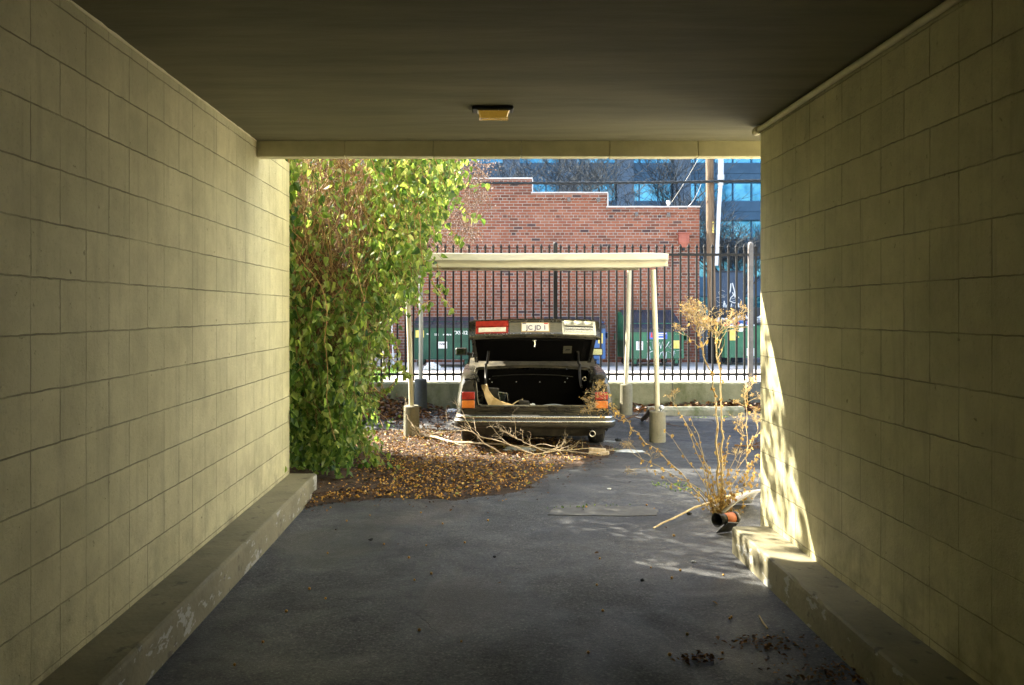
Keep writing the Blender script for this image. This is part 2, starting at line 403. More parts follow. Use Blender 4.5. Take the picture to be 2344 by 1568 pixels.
M['flower'] = leafmat('pale_bloom', [(0,(.40,.45,.12)), (1,(.72,.70,.36))], .4)
M['litter'] = leafmat('dead_leaf', [(0,(.024,.011,.005)), (.4,(.11,.046,.010)), (.7,(.28,.135,.022)), (.92,(.50,.33,.07)), (1,(.25,.27,.05))], .15, .6, (1.1,.9,.6))
M['bouncewhite'] = simple('bounce_white', (.82,.80,.72), (.88,.86,.79), 2, .8, .3)  # bright white for the added tower and ground slab that bounce sun
M['berry'] = simple('orange_berry', (.62,.30,.03), (.75,.42,.06), 30, .4, 0)
M['seed'] = leafmat('seed_fleck', [(0,(.15,.09,.06)), (.6,(.27,.18,.13)), (1,(.42,.33,.26))], .3, .7, (1,1,1))
M['dry'] = leafmat('dry_weed', [(0,(.30,.19,.07)), (.5,(.54,.38,.15)), (1,(.70,.56,.28))], .5, .7, (1.1,1,.65))
M['straw'] = simple('dry_stalk', (.42,.31,.15), (.60,.48,.27), 30, .7, .1)
M['pale'] = simple('bleached_branch', (.36,.27,.16), (.62,.51,.36), 24, .8, .4)
M['amberglass'] = None
def m_lampglass():
    n = NT('lamp_diffuser'); n.col(n.ramp(n.noise(n.coord(), 14, 4), [(.3, (.60,.36,.04)), (.7, (.85,.60,.12))])); n.set(Roughness=.12, Coat_Weight=.5, Transmission_Weight=.35)
    n.b.inputs['Emission Color'].default_value = (1,.62,.10,1); n.b.inputs['Emission Strength'].default_value = .02
    return n.m
M['amberglass'] = m_lampglass()
M['lampmet'] = simple('lamp_dark_metal', (.012,.014,.010), (.025,.026,.02), 20, .5, .1)
def m_facglass():
    n = NT('facade_glass'); c = n.coord()
    n.col(n.ramp(n.noise(c, .25, 4), [(.42, (.022,.10,.16)), (.58, (.09,.26,.36))])); n.set(Roughness=.08, Metallic=.85)
    n.bump(n.noise(c, .6, 3), .25, .15); return n.m
M['fglass'] = m_facglass()
M['fpanel'] = simple('facade_panel', (.035,.085,.135), (.055,.12,.18), .8, .6, .0)
M['fcol'] = simple('facade_column', (.09,.13,.17), (.12,.16,.20), .8, .6, .0)
M['fmul'] = simple('facade_mullion', (.03,.12,.20), (.04,.15,.24), 2, .5, .0)
M['trash1'] = simple('white_litter', (.55,.58,.58), (.75,.76,.74), 20, .5, .4)
M['trash2'] = simple('grey_litter', (.22,.25,.27), (.35,.37,.38), 20, .6, .4)
M['tan'] = simple('tan_trim', (.33,.22,.08), (.48,.34,.15), 12, .5, .2)
M['rust'] = simple('rust_orange', (.42,.10,.025), (.58,.17,.04), 22, .6, .4)
M['grass'] = leafmat('grass_blade', [(0,(.06,.14,.03)), (1,(.16,.28,.06))], .4)
M['plaster'] = simple('pillar_grey', (.42,.40,.36), (.55,.53,.48), 4, .7, .2)
# ================================================================ setting: ground, alley, far facade
rng = random.Random(7)
def ground():
    b = MB()
    ys = [-8+.5*i for i in range(30)]+[7+.15*i for i in range(20)]+[10.0+.5*i for i in range(8)]+[13.8,13.85,14.5,16,20,24,30,45,70,110,180,300]
    xs = [-300,-120,-60,-30,-15,-8,-5,-3.5]+[-2.5+.25*i for i in range(29)]+[5.5,7,10,15,30,60,120,300]
    ys = sorted(set(ys)); vs = []
    for y in ys:
        for x in xs:
            z = g(y) if y < 13.82 else 0
            if 4.5 < y < 13.5 and -3 < x < 6: z += .010*noise.noise((x*.9, y*.9, 3))*min(1, max(0, y-5))
            vs.append((x, y, z))
    n = len(xs)
    b.add(vs, [(i*n+j, i*n+j+1, (i+1)*n+j+1, (i+1)*n+j) for i in range(len(ys)-1) for j in range(n-1)], True)
    b.build('ground', M['asphalt'], kind='structure', label='worn dark asphalt ground of the passage and yard')
ground()
def gz(x, y): return (g(y) if y < 13.82 else 0)+(.010*noise.noise((x*.9, y*.9, 3))*min(1, max(0, y-5)) if 4.5 < y < 13.5 else 0)
b = MB(); b.add([(-14,13.96,.004),(16,13.96,.004),(16,24.48,.004),(-14,24.48,.004)], [(0,1,2,3)])
b.build('alley', M['alley'], kind='structure', label='bright pale concrete alley behind the fence')

# rectangular concrete patch and its dark seams, let into the yard
b = MB(); pts = []
for x, y in ((1254,1179),(1262,1168),(1278,1157),(1330,1156),(1400,1158),(1482,1160),(1506,1168),(1503,1179),(1440,1181),(1340,1180)): q = G(x, y); q.z = gz(q.x, q.y)+.006; pts.append(q)
b.prism([p-Vector((0,0,.018)) for p in pts], (0,0,.018))
b.build('patch', M['alleydark'], kind='structure', label='pale rectangular concrete patch set in the asphalt')

# ---------------------------------------------------------------- the passage building round the camera
pb = thing('passage_building', 'cream painted concrete block building whose drive-through passage frames the yard', 'building')
XL, XR, YL, YR, ZC = -1.58, 1.78, 6.81, 5.34, 2.69
def wallmesh(x0, x1, y0, y1, z1, edge):
    b = MB(); b.box((x0, y0, -.15), (x1, y1, z1)); return b
wallmesh(XL-.3, XL, -6, YL, ZC+.02, 1).build('wall', M['wallY'], pb, label='left block wall, bright at its outer end')
wallmesh(XR, XR+.3, -6, YR, ZC+.02, 0).build('wall', M['wallY'], pb, label='right block wall with a wedge of sunlight')
b = MB(); b.box((XR+.3, YR-.25, -.1), (9, YR-.003, ZC+.02)); b.build('wall', M['wallX'], pb)
b = MB(); b.box((-9, YL-.3, -.1), (XL-.3, YL-.003, 5.6)); b.build('wall', M['wallX'], pb)
b = MB()
for i in range(28): b.bbox((XL+.002, -1.06, -.02+.097*i), (XR-.002, -1.0-.012*(i%2), .072+.097*i), .008)
b.build('dark_backstop', M['lampmet'], pb, label='dark slatted backstop added behind the camera to cut bounced light')  # added behind the camera to soak up bounced light
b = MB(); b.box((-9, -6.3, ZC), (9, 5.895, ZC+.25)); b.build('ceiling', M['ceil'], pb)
b = MB(); b.box((-9, -6.3, ZC+.25), (9, 5.905, 5.6)); b.build('upper_storey', M['wallX'], pb)
def lintel():
    b = MB(); xs = [XL+.002+i*(7.4/12) for i in range(13)]
    for i in range(12):
        b.bbox((xs[i], 5.82, 2.58+.0015*(i % 2)), (xs[i+1]-.004, 5.912, ZC+.01), .004)
    return b
lintel().build('lintel', M['lintel'], pb)
# ragged bead of filler where the left wall meets the ceiling, and the pipe along the right one
b = MB(); path = []; rr = []
for i in range(150):
    y = -4+i*9.8/149; path.append((XL+.002, y, ZC-.002)); rr.append(.006+.010*abs(noise.noise((y*6, 1, 2))))
b.tube(path, rr, 6); b.build('filler_bead', M['lintel'], pb)
b = MB(); path = [(XR-.022, -5.5+i*.35, ZC-.03+.006*noise.noise((i*.35, 0, 0))) for i in range(32)]
b.tube(path, .017, 8); b.tube([(XR-.022, 5.30, ZC-.03), (XR-.022, 5.37, ZC-.034)], .026, 8)
b.build('pipe', M['lintel'], pb)

# unseen white tower added on the right to bounce sun into the passage
nb = thing('bounce_tower', 'white tower added out of view on the right to bounce sunlight into the passage', 'building', (0,0,0))
b = MB(); b.box((3.9, 5.36, -.2), (7.0, 8.2, 11.0)); b.build('wall', M['bouncewhite'], nb)
b = MB(); b.add([(2.1,5.36,.008),(3.898,5.36,.008),(3.898,8.2,-.02),(2.95,8.2,-.02),(2.1,6.1,.008)], [(0,1,2,3,4)])
b.build('bounce_slab', M['bouncewhite'], kind='structure', label='pale ground slab added out of view to bounce sunlight up into the passage')  # added pale sheet that reflects sun up to the ceiling
b = MB(); b.box((3.87, 5.345, 11.0), (7.05, 8.25, 11.2)); b.build('roof', M['coping'], nb)

# curbs
def curb(x0, x1, yend, h, label, side):
    b = MB(); ny = 110; prof = []
    def f(u, v):
        y = -6+(yend+6)*u
        # profile: from the wall across the top, over the chipped arris and down
        k = [(0, h), (.55, h), (.93, h), (.985, h-.006), (1.0, h-.022), (1.0, h*.55), (1.0, -.12)]
        t, z = k[int(round(v*6))]
        x = x0+(x1-x0)*t
        nn = noise.noise((y*9, 3, 7))
        if v > .45 and v < .8: z -= max(0, nn-.15)*.05; x -= (x1-x0)*max(0, nn-.15)*.10
        return (x, y, z+.002*noise.noise((y*3, t*3, 0)))
    b.grid(f, ny, 6, smooth=False, flip=side < 0)
    # end cap
    k = [(0, h), (.55, h), (.93, h), (.985, h-.006), (1.0, h-.022), (1.0, h*.55), (1.0, -.12), (0, -.12)]
    cap = [(x0+(x1-x0)*t, yend, z) for t, z in k]
    b.add(cap, [tuple(range(8)) if side < 0 else tuple(range(8))[::-1]])
    return b.build('curb', M['curb'], label=label, cat='curb')
curb(XL+.001, -1.357, 6.82, .175, 'long painted curb with flaking paint along the brightly lit block wall', 1)
curb(XR-.001, 1.55, 5.18, .165, 'chipped curb along the darker block wall, ending beside the orange rusted pipe', -1)

# ceiling light
cl = thing('ceiling_light', 'amber glass ceiling light on a dark metal plate in the passage', 'light', (0, 0, 0))
c0 = P(1130, 247, 4.05); zc = ZC; y0 = F*(ZC-CAMH)/(VY-246)
cl.location = ((1130-VX)*y0/F, y0, ZC)
b = MB(); b.bbox((-.125, -.055, -.022), (.115, .055, -.001), .006); b.build('plate', M['lampmet'], cl)
def lampf(a, bb, top, bot):
    b = MB(); t = [(-a,-bb,top),(a,-bb,top),(a,bb,top),(-a,bb,top)]; q = [(-a*.86,-bb*.6,bot),(a*.86,-bb*.6,bot),(a*.86,bb*.6,bot),(-a*.86,bb*.6,bot)]
    b.add(t+q, [(0,1,5,4),(1,2,6,5),(2,3,7,6),(3,0,4,7),(7,6,5,4)]); return b
d = lampf(.092, .046, -.022, -.068).build('diffuser', M['amberglass'], cl)
mb = d.modifiers.new('bevel', 'BEVEL'); mb.width = .006; mb.segments = 2
b = MB(); b.bbox((-.094,-.048,-.028),(.094,.048,-.0225), .002); b.build('rim', M['chrome'], cl)

# ---------------------------------------------------------------- brick building
bb = thing('brick_building', 'red brick building with a stepped parapet behind the iron fence', 'building', (0, 24.5, 0))
steps = [(-9, -1.2, 5.80), (-1.2, 1.45, 5.39), (1.45, 3.66, 4.97), (3.66, 6.37, 4.555)]
b = MB()
poly = [(-9,0,-.1),(6.37,0,-.1)]
for x0, x1, z in steps[::-1]: poly += [(x1,0,z),(x0,0,z)]
# de-duplicate the shared x
b.prism(poly, (0,.32,0))
b.box((6.05,.321,-.1),(6.369,14,4.5)); b.box((-9,13.7,-.1),(6.04,14,5))
b.build('wall', M['brick'], bb)
b = MB()
for x0, x1, z in steps: b.box((x0+.002,-.028,z-.17),(x1-.002,-.003,z-.001))
b.build('corbel_course', M['brick'], bb)
b = MB()
for x0, x1, z in steps:
    n = max(2, int((x1-x0)/.6))
    for i in range(n):
        a = x0-.03+(x1-x0+.05)*i/n; c = x0-.03+(x1-x0+.05)*(i+1)/n-.004
        b.box((a,-.05,z+.001+.002*(i%2)),(c,.36,z+.04+.003*(i%2)))
for (x0, x1, z), (p0, p1, pz) in zip(steps[1:], steps[:-1]): b.box((x0-.002,-.045,z+.045),(x0+.028,.35,pz-.002))
b.build('coping', M['coping'], bb)
b = MB(); b.box((-9,.33,-.1),(6.0,13.6,4.3)); b.build('roof', M['asphalt'], bb)
b = MB(); b.box((-9,-.05,-.1),(-2.4,-.002,.28)); b.build('plinth', M['alley'], bb)
for x, y in ((1302,457),(1370,458),(1457,491),(1530,492)):
    p = P(x, y, 24.5); b = MB(); b.bbox((p.x-.05,-.05,p.z-.06),(p.x+.05,-.003,p.z+.06), .015); b.tube([(p.x,-.10,p.z),(p.x,-.04,p.z)], .02, 6); b.build('tie_plate', M['ironpost'], bb)
# scupper head
b = MB(); p = P(1565, 550, 24.4)
W_, D_ = .15, .17
top = [(p.x-W_,-D_,p.z+.20),(p.x+W_,-D_,p.z+.20),(p.x+W_,-.003,p.z+.20),(p.x-W_,-.003,p.z+.20)]
mid = [(x,y,z-.26) for x,y,z in top]; bot = [(p.x-.06,-.13,p.z-.21),(p.x+.06,-.13,p.z-.21),(p.x+.06,-.01,p.z-.21),(p.x-.06,-.01,p.z-.21)]
b.add(top+mid+bot, [(3,2,1,0)]+[(i,(i+1)%4,(i+1)%4+4,i+4) for i in range(4)]+[(i+4,(i+1)%4+4,(i+1)%4+8,i+8) for i in range(4)]+[(8,9,10,11)])
b.bbox((p.x-.18,-.20,p.z+.19),(p.x+.18,-.002,p.z+.225), .008)
rh = b.build('rain_head', M['scup'], bb)
b = MB(); b.tube([(p.x,-.07,p.z-.20),(p.x,-.07,p.z-.30)], .045, 8); b.build('outlet', M['cable'], rh)

# ---------------------------------------------------------------- far office building
fb = thing('office_building', 'large bluish glass and panel office building far behind the bare trees', 'building', (0, 75, 0))
X0, X1 = -45, 60
mul = MB()
for k in range(-4, 13):
    zt = 13.18+3.43*k; zb = zt-1.78
    if zb < .3: continue
    b = MB(); b.add([(X0,.35,zb-.1),(X1,.35,zb-.1),(X1,.35,zt+.1),(X0,.35,zt+.1)], [(0,1,2,3)])
    wd = b.build('window', M['fglass'], fb)
    f = MB()
    x = X0
    while x < X1:
        f.box((x-.045,.18,zb),(x+.045,.345,zt)); x += 1.69
    f.box((X0,.20,zt-.10),(X1,.36,zt)); f.box((X0,.20,zb),(X1,.36,zb+.10))
    f.build('frame', M['fmul'], wd)
    b = MB(); zz = zt+.001
    for a, c in ((0,.70),(.74,1.64)):
        x = X0
        while x < X1: b.box((x+.02,0,zz+a),(x+5.05,.5,zz+c)); x += 5.07
    b.box((X0,.06,zz+.001),(X1,.45,zz+1.63))
    b.build('spandrel_panel', M['fpanel'], fb)
b = MB()
for x in (-33.1,-28,-22.9,-17.8,-12.7,-7.6,-2.5,2.6,7.7,12.8,17.9): b.box((x-.75,-.35,0),(x+.75,.01,60))
b.build('column', M['fcol'], fb)
b = MB(); b.box((X0,.6,0),(X1,20,60)); b.box((X0,.36,0),(X1,.59,.6)); b.build('structure_block', M['fcol'], fb)  # raised far above the view to block sky light from the passage

# ---------------------------------------------------------------- bare trees
def bare_tree(root, h, seed, spread=.55, depth=6, r0=.26, lean=(0,0), dense=3):
    r = random.Random(seed); tr = MB(); cr = MB()
    def grow(p, d, ln, rad, lv):
        pts = [p]; q = p; dd = d.copy(); rs = [rad]
        for i in range(3):
            dd = (dd+Vector((r.uniform(-1,1), r.uniform(-1,1), r.uniform(-.5,.9)))*.16).normalized()
            q = q+dd*ln/3; pts.append(q); rs.append(rad*(1-.12*(i+1)))
        (tr if lv == 0 else cr).tube(pts, rs, 6 if lv == 0 else (4 if lv < 3 else 3), cap=False)
        if lv >= depth: return
        n = dense if lv < 4 else 2
        for k in range(n+(r.random() < .4)):
            nd = (dd+Vector((r.uniform(-1,1), r.uniform(-1,1), r.uniform(-.35,.6)))*(spread+.12*lv)).normalized()
            st = pts[-1] if k == 0 else pts[r.choice((1,2,3))]
            grow(st, nd, ln*r.uniform(.62,.86), max(.011, rs[-1]*r.uniform(.5,.75)), lv+1)
    grow(Vector((0,0,0)), Vector((lean[0],lean[1],1)).normalized(), h, r0, 0)
    tr.build('trunk', M['bark'], root); cr.build('crown', M['bark'], root)
for i, (x, Y, h, sd, lab, dn, dp) in enumerate([
    (1205, 44, 3.6, 11, 'bare tree above the highest step of the brick parapet', 3, 7),
    (1390, 40, 3.4, 23, 'bare spreading tree above the middle step of the brick parapet', 3, 7),
    (1530, 46, 3.8, 35, 'bare tree between the brick parapet and the utility pole', 3, 6),
    (1690, 42, 2.6, 47, 'dense bare tree in front of the office windows beyond the utility pole', 4, 6),
    (1300, 52, 4.2, 59, 'thinner bare tree farther back, between the two trees over the parapet', 3, 5)]):
    t = thing('bare_tree', lab, 'tree', ((x-VX)*Y/F, Y, 0), 0, 'bare trees in front of the office building')
    bare_tree(t, h, sd, dense=dn, depth=dp, r0=.27)

# ---------------------------------------------------------------- utility pole, cable, service wires
up = thing('utility_pole', 'wooden utility pole with a white conduit beside the brick building', 'utility pole', (6.62, 24.0, 0))
b = MB(); b.tube([(.06*math.sin(i)*.1-.012*i, 0, i*.75) for i in range(13)], [.125-.0015*i for i in range(13)], 14); b.build('shaft', M['wood'], up)
b = MB(); b.tube([(0,0,0),(0,0,.8),(0,0,1.62)], .137, 14); b.build('black_lower_band', M['ironblk'], up)  # black band round the lower shaft
def U(x, y): q = P(x, y, 23.86); return (q.x-6.62, q.y-24.0, q.z)
b = MB(); b.tube([(U(1650,363)[0], -.02, 8.2), U(1650,363), U(1650,405), U(1649.5,418), U(1646,470), U(1640,608)], [.085,.085,.082,.062,.062,.05], 10)
b.tube([U(1650,400), U(1650,412)], .098, 10); b.tube([U(1649.5,416), U(1649.5,424)], .08, 10); b.build('conduit', M['pvc'], up)
for i, ch in enumerate('9106'):
    q = U(1632.5, 511+6.4*i); text('number_tag', ch, .11, M['yel'], up, (q[0], -.135, q[2]), (R(90),0,0), .002, 1, .004)
cab = MB()
for k in range(3):
    pts = []
    for i in range(221):
        x = -9+i*.1; sag = 5.165+.0022*(x-2.0)**2
        a = i*.1*9+2*PI*k/3
        pts.append((x, 23.80+.022*math.cos(a), sag+.022*math.sin(a)))
    cab.tube(pts, .022, 5, cap=False)
cab.build('power_cable', M['cable'], label='thick twisted black power cable strung level past the utility pole', cat='cable')
def arc(a, b, sag, n=10): a, b = Vector(a), Vector(b); return [a.lerp(b, i/n)-Vector((0,0,sag*4*(i/n)*(1-i/n))) for i in range(n+1)]
b = MB(); b.tube(arc(P(1606,350,23.9), P(1532,470,24.6), .05), .005, 5); b.build('service_wire', M['twine'], label='thin straight service wire rising from the insulator on the parapet', cat='wire', group='service wires')
b = MB(); b.tube(arc(P(1605,421,23.9), P(1574,473,24.6), .10), .008, 5); b.build('service_wire', M['pvc'], label='short sagging white service wire from the cable to the parapet', cat='wire', group='service wires')
q = P(1530, 470, 24.6); b = MB(); b.lathe([(.0,.17),(.05,.16),(.065,.11),(.05,.06),(.03,.04),(.03,-.03),(.045,-.03)], 10, Matrix.Translation((q.x,q.y,q.z-.02)))
b.build('insulator', M['twine'], label='small round insulator standing on the parapet', cat='insulator')

# ---------------------------------------------------------------- dumpsters
def caster(par, x, y, rz, mat, yellow=0):
    w = MB(); w.lathe([(.02,-.03),(.085,-.03),(.095,-.018),(.095,.018),(.085,.03),(.02,.03)], 16, Matrix.Translation((x,y,.097)) @ Matrix.Rotation(rz,4,'Z') @ Matrix.Rotation(R(90),4,'X'))
    o = w.build('wheel', M['rubber'], par)
    f = MB(); f.bbox((x-.06,y-.055,.19),(x+.06,y+.055,.215),.004); f.box((x-.045,y-.047,.08),(x+.045,y-.040,.19)); f.box((x-.045,y+.040,.08),(x+.045,y+.047,.19))
    f.lathe([(.0,-.05),(.02,-.05),(.02,.05),(0,.05)], 8, Matrix.Translation((x,y,.097)) @ Matrix.Rotation(R(90),4,'X')); f.build('fork', mat, o)
def dumpster(name, label, loc, rz, w, d, hf, hb, body, lid='closed', group='dumpsters in the alley'):
    t = thing('dumpster', label, 'dumpster', loc, rz, group)
    h = w/2; b = MB(); z0 = .22
    # side profile (y, z): front lower than the back
    prof = [(0,z0),(d,z0),(d,hb),(d*.72,hb),(0,hf)]
    b.prism([(-h,y,z) for y, z in prof], (.02,0,0)); b.prism([(h-.02,y,z) for y, z in prof], (.02,0,0))
    b.box((-h+.021,0,z0),(h-.021,.02,hf)); b.box((-h+.021,d-.02,z0),(h-.021,d,hb)); b.box((-h+.021,.021,z0),(h-.021,d-.021,z0+.02))
    zs = [z0, z0+.02]
    for k in (.27,.53,.80):
        z = z0+(hf-z0)*k; b.box((-h+.004,-.008,z-.012),(h-.004,-.0005,z+.012))
    b.bbox((-h-.015,-.03,hf-.06),(h+.015,.0,hf+.0), .008)
    for s in (-1,1): b.box((s*(h-.03)-.02,-.014,z0),(s*(h-.03)+.02,-.0009,hf-.065))
    for s in (-1,1):                               # side ribs
        x = s*(h+.002); b.box((min(x,x+s*.03),.05,z0+.0),(max(x,x+s*.03),.10,hf)); b.box((min(x,x+s*.03),d-.12,z0),(max(x,x+s*.03),d-.07,hb-.05))
    b.build('body', body, t)
    for s in (-1,1):
        f = MB(); x0 = s*(h+.035); x1 = s*(h+.13); a, c = min(x0,x1), max(x0,x1); zf = z0+(hf-z0)*.62
        f.box((a,.08,zf),(c,d-.10,zf+.012)); f.box((a,.08,zf+.16),(c,d-.10,zf+.172)); f.box((min(x1,x1-s*.01),.08,zf+.013),(max(x1,x1-s*.01),d-.10,zf+.159)); f.build('fork_pocket', body, t)
    for x in (-h+.16, h-.16):
        for y in (.13, d-.15): caster(t, x, y, .3 if x > 0 else -.4, body)
    if lid == 'closed':
        l = MB(); n = 20
        def f(u, v):
            x = -h-.02+(w+.04)*u; y = -.05+(d*.74+.05)*v; z = hf+.03+(hb-hf)*max(0, (y-.02))/(d*.72)
            rib = .028 if int(u*n+.5) % 4 in (1,2) and .1 < v < .95 else 0
            return (x, y, z+rib)
        l.grid(f, n*4, 8, smooth=False)
        def f2(u, v): x = -h-.02+(w+.04)*u; return (x, -.05-.002*v, hf+.03-.09*v+(.0))
        l.grid(f2, n, 1, smooth=False, flip=True)
        l.box((-h,d*.73,hb+.02),(h,d+.02,hb+.045))
        l.build('lid', M['lid'], t)
        r = MB(); zl = hf+.03+(hb-hf)*.22; r.tube([(-h-.03,.20,zl+.035),(h+.03,.20,zl+.035)], .010, 6); r.build('lock_bar', body, t)
    return t
def ribbon(b, pts, r, n=4):
    b.tube(pts, r, n, flat=.35)
def wpt(t, x, z): return (x, -.010, z)
# green one right of the car
w1 = (1566-1441)/84.2
d1 = dumpster('', 'bright green dumpster with a slanted navy lid, a blue sticker and white scrawl', ((1504-VX)/84.2, 22.66, 0), R(7), w1, 1.25, 1.0, 1.5, M['dgreen'])
def st(par, name, mat, x0, z0, x1, z1, y=-.0105, th=.002): b = MB(); b.box((x0,y-th,z0),(x1,y,z1)); return b.build(name, mat, par)
def D1(x, y): return ((x-1504)/84.2, CAMH-(y-VY)/84.2)
def zoomD1(x, y): return D1((1980+x*.19131)/1.46672, (1000+y*.19133)/1.46672)   # from the enlarged crop
x0, z1 = zoomD1(1000, 580); x1, z0 = zoomD1(1365, 725)
s = st(d1, 'blue_sticker', M['bluest'], x0, z0, x1, z1)
a = zoomD1(1040, 0)[0]; c = zoomD1(1110, 0)[0]; b = MB(); b.prism([(a+.03,-.0135,z0+.05),(c-.01,-.0135,z0+.05),(c-.03,-.0135,z1-.03),(a+.05,-.0135,z1-.03)], (0,-.001,0)); b.build('sticker_emblem', M['redst'], s)
b = MB()
for zz, xa, xb, h in ((z1-.075, x1-.36, x1-.03, .03), (z1-.125, x1-.30, x1-.12, .018), (z0+.02, x1-.33, x1-.06, .028)): b.box((xa,-.0140,zz-h/2),(xb,-.0128,zz+h/2))
b.build('sticker_lines', M['wht'], s)
x0, z1 = zoomD1(800, 760); x1, z0 = zoomD1(925, 915); s = st(d1, 'notice', M['wht'], x0, z0, x1, z1)
b = MB()
for k in range(9): b.box((x0+.03+.016*(k%2),-.014,z0+.03+k*.028),(x1-.03-.01*(k%3),-.0128,z0+.03+k*.028+.010))
b.build('notice_lines', M['lampmet'], s)
x0, z1 = zoomD1(1460, 750); x1, z0 = zoomD1(1585, 890); st(d1, 'yellow_sticker', M['yel'], x0, z0, x1, z1)
b = MB()
for stroke in ([(1000,760),(1040,850),(1060,910)], [(1010,770),(1090,760),(1100,900)], [(1180,880),(1225,780),(1245,890)], [(1195,845),(1240,840)], [(1245,890),(1275,770),(1310,900),(1320,770)], [(1320,770),(1330,880),(1400,770)], [(1350,820),(1440,900)], [(1450,790),(1380,890),(1470,880)],
               [(1000,1090),(1010,950),(1060,950),(1100,930)], [(1040,950),(1050,1080)], [(1200,940),(1210,1060),(1250,960),(1280,940),(1300,1060),(1340,1065),(1350,950)], [(1370,940),(1420,960),(1480,1010)], [(1490,930),(1475,1030)], [(1450,960),(1510,980)], [(1530,930),(1640,915)]):
    ps = [(*[zoomD1(x, y)[0]], -.0125, zoomD1(x, y)[1]) for x, y in stroke]
    b.tube(ps, .011, 4, flat=.3)
b.build('white_scrawl', M['spray'], d1)
# dark green one left of the car
s2 = 85.5; w2 = (1083-949)/s2
d2 = dumpster('', 'dark green dumpster with a square white sticker, left of the car', ((1014-VX)/s2, F/s2, 0), R(-1), w2, 1.2, 1.12, 1.30, M['dgreen2'])
def D2(x, y): x, y = (1200+x*.22317)/1.46672, (950+y*.22321)/1.46672; return ((x-1014)/s2, CAMH-(y-VY)/s2)
x0, z1 = D2(1198, 882); x1, z0 = D2(1350, 985); s = st(d2, 'notice', M['wht'], x0, z0, x1, z1); text('notice_writing', 'WM', .09, M['ink'], s, ((x0+x1)/2,-.0135,z1-.07), (R(90),0,0), .001, 1, .002)
x0, z1 = D2(858, 712); x1, z0 = D2(1000, 820); st(d2, 'yellow_sticker', M['yel'], x0, z0, x1, z1)
for tx, x, y, sz in (('TX9-12', 1545, 750, .13), ('no', 1065, 765, .08), ('152', 1190, 778, .08), ('services', 1350, 775, .07)):
    a, z = D2(x, y); text('lettering', tx, sz, M['spray'], d2, (a,-.0125,z), (R(90),0,0), .001, 1, .003)
# blue one, mostly behind the car
s3 = 84.5
d3 = dumpster('', 'blue recycling dumpster with a yellow sticker, mostly hidden behind the car', ((1318-VX)/s3, F/s3, 0), 0, (1384-1252)/s3, 1.2, 1.10, 1.30, M['dblue'])
st(d3, 'yellow_sticker', M['yel'], (1369-1318)/s3, CAMH-(786-VY)/s3, (1381-1318)/s3, CAMH-(763-VY)/s3)
# overflowing one at the right edge
s4 = 82.5
d4 = dumpster('', 'open green dumpster heaped with rubbish at the right end of the fence', ((1740-VX)/s4, F/s4, 0), 0, 2.0, 1.2, 1.10, 1.12, M['dgreen'], lid='open')
def D4(x, y): return ((x-1740)/s4, CAMH-(y-VY)/s4)
x0, z1 = D4(1668, 756); x1, z0 = D4(1686, 779); st(d4, 'yellow_sticker', M['yel'], x0, z0, x1, z1)
x0, z1 = D4(1709, 797); x1, z0 = D4(1726, 815); st(d4, 'notice', M['wht'], x0, z0, x1, z1)
b = MB(); b.bbox((-1.0,1.24,1.0),(1.0,1.28,1.62), .01); b.build('lid', M['lid'], d4)
tm = [M['trash1'], M['trash2'], M['dblue'], M['trash1'], M['lid'], M['redst']]
def lump(c, r, seed, sq=(1,1,1), n=10):
    b = MB(); rr = random.Random(seed); off = rr.random()*50
    def f(u, v):
        th = PI*u; ph = 2*PI*v; d = Vector((math.sin(th)*math.cos(ph), math.sin(th)*math.sin(ph), math.cos(th)))
        q = r*(1+.55*noise.noise(d*1.9+Vector((off,0,0)))+.22*noise.noise(d*5+Vector((0,off,0))))
        return (c[0]+d.x*q*sq[0], c[1]+d.y*q*sq[1], c[2]+d.z*q*sq[2])
    b.grid(f, n, int(n*1.6), smooth=False); return b
kinds = [('white bag', M['trash1']), ('grey bag', M['trash2']), ('blue bag', M['dblue']), ('white bag', M['trash1']), ('black bag', M['lid']), ('red scrap', M['redst'])]
places = ['at the left end', 'left of the middle', 'in the middle', 'right of the middle', 'toward the right', 'at the far right']
for i in range(24):
    k = i//4; px = 1664+13.5*k+rng.uniform(-5,5)+(25 if k == 5 else 0); lay = i % 4; nm, mt = kinds[(i*5+k) % 6]
    z = 1.02+.07*lay+(.05 if k > 2 else 0); ht = ('lowest', 'second lowest', 'second highest', 'highest')[lay]
    lump(((px-VX)/s4*1.01, F/s4+.12+.2*lay, z), rng.uniform(.08,.15), i, (1.2,1,.8)).build('rubbish_bag', mt, label=f'crumpled {nm} {places[k]} of the open dumpster, {ht} there', cat='rubbish', group='rubbish in the open dumpster')
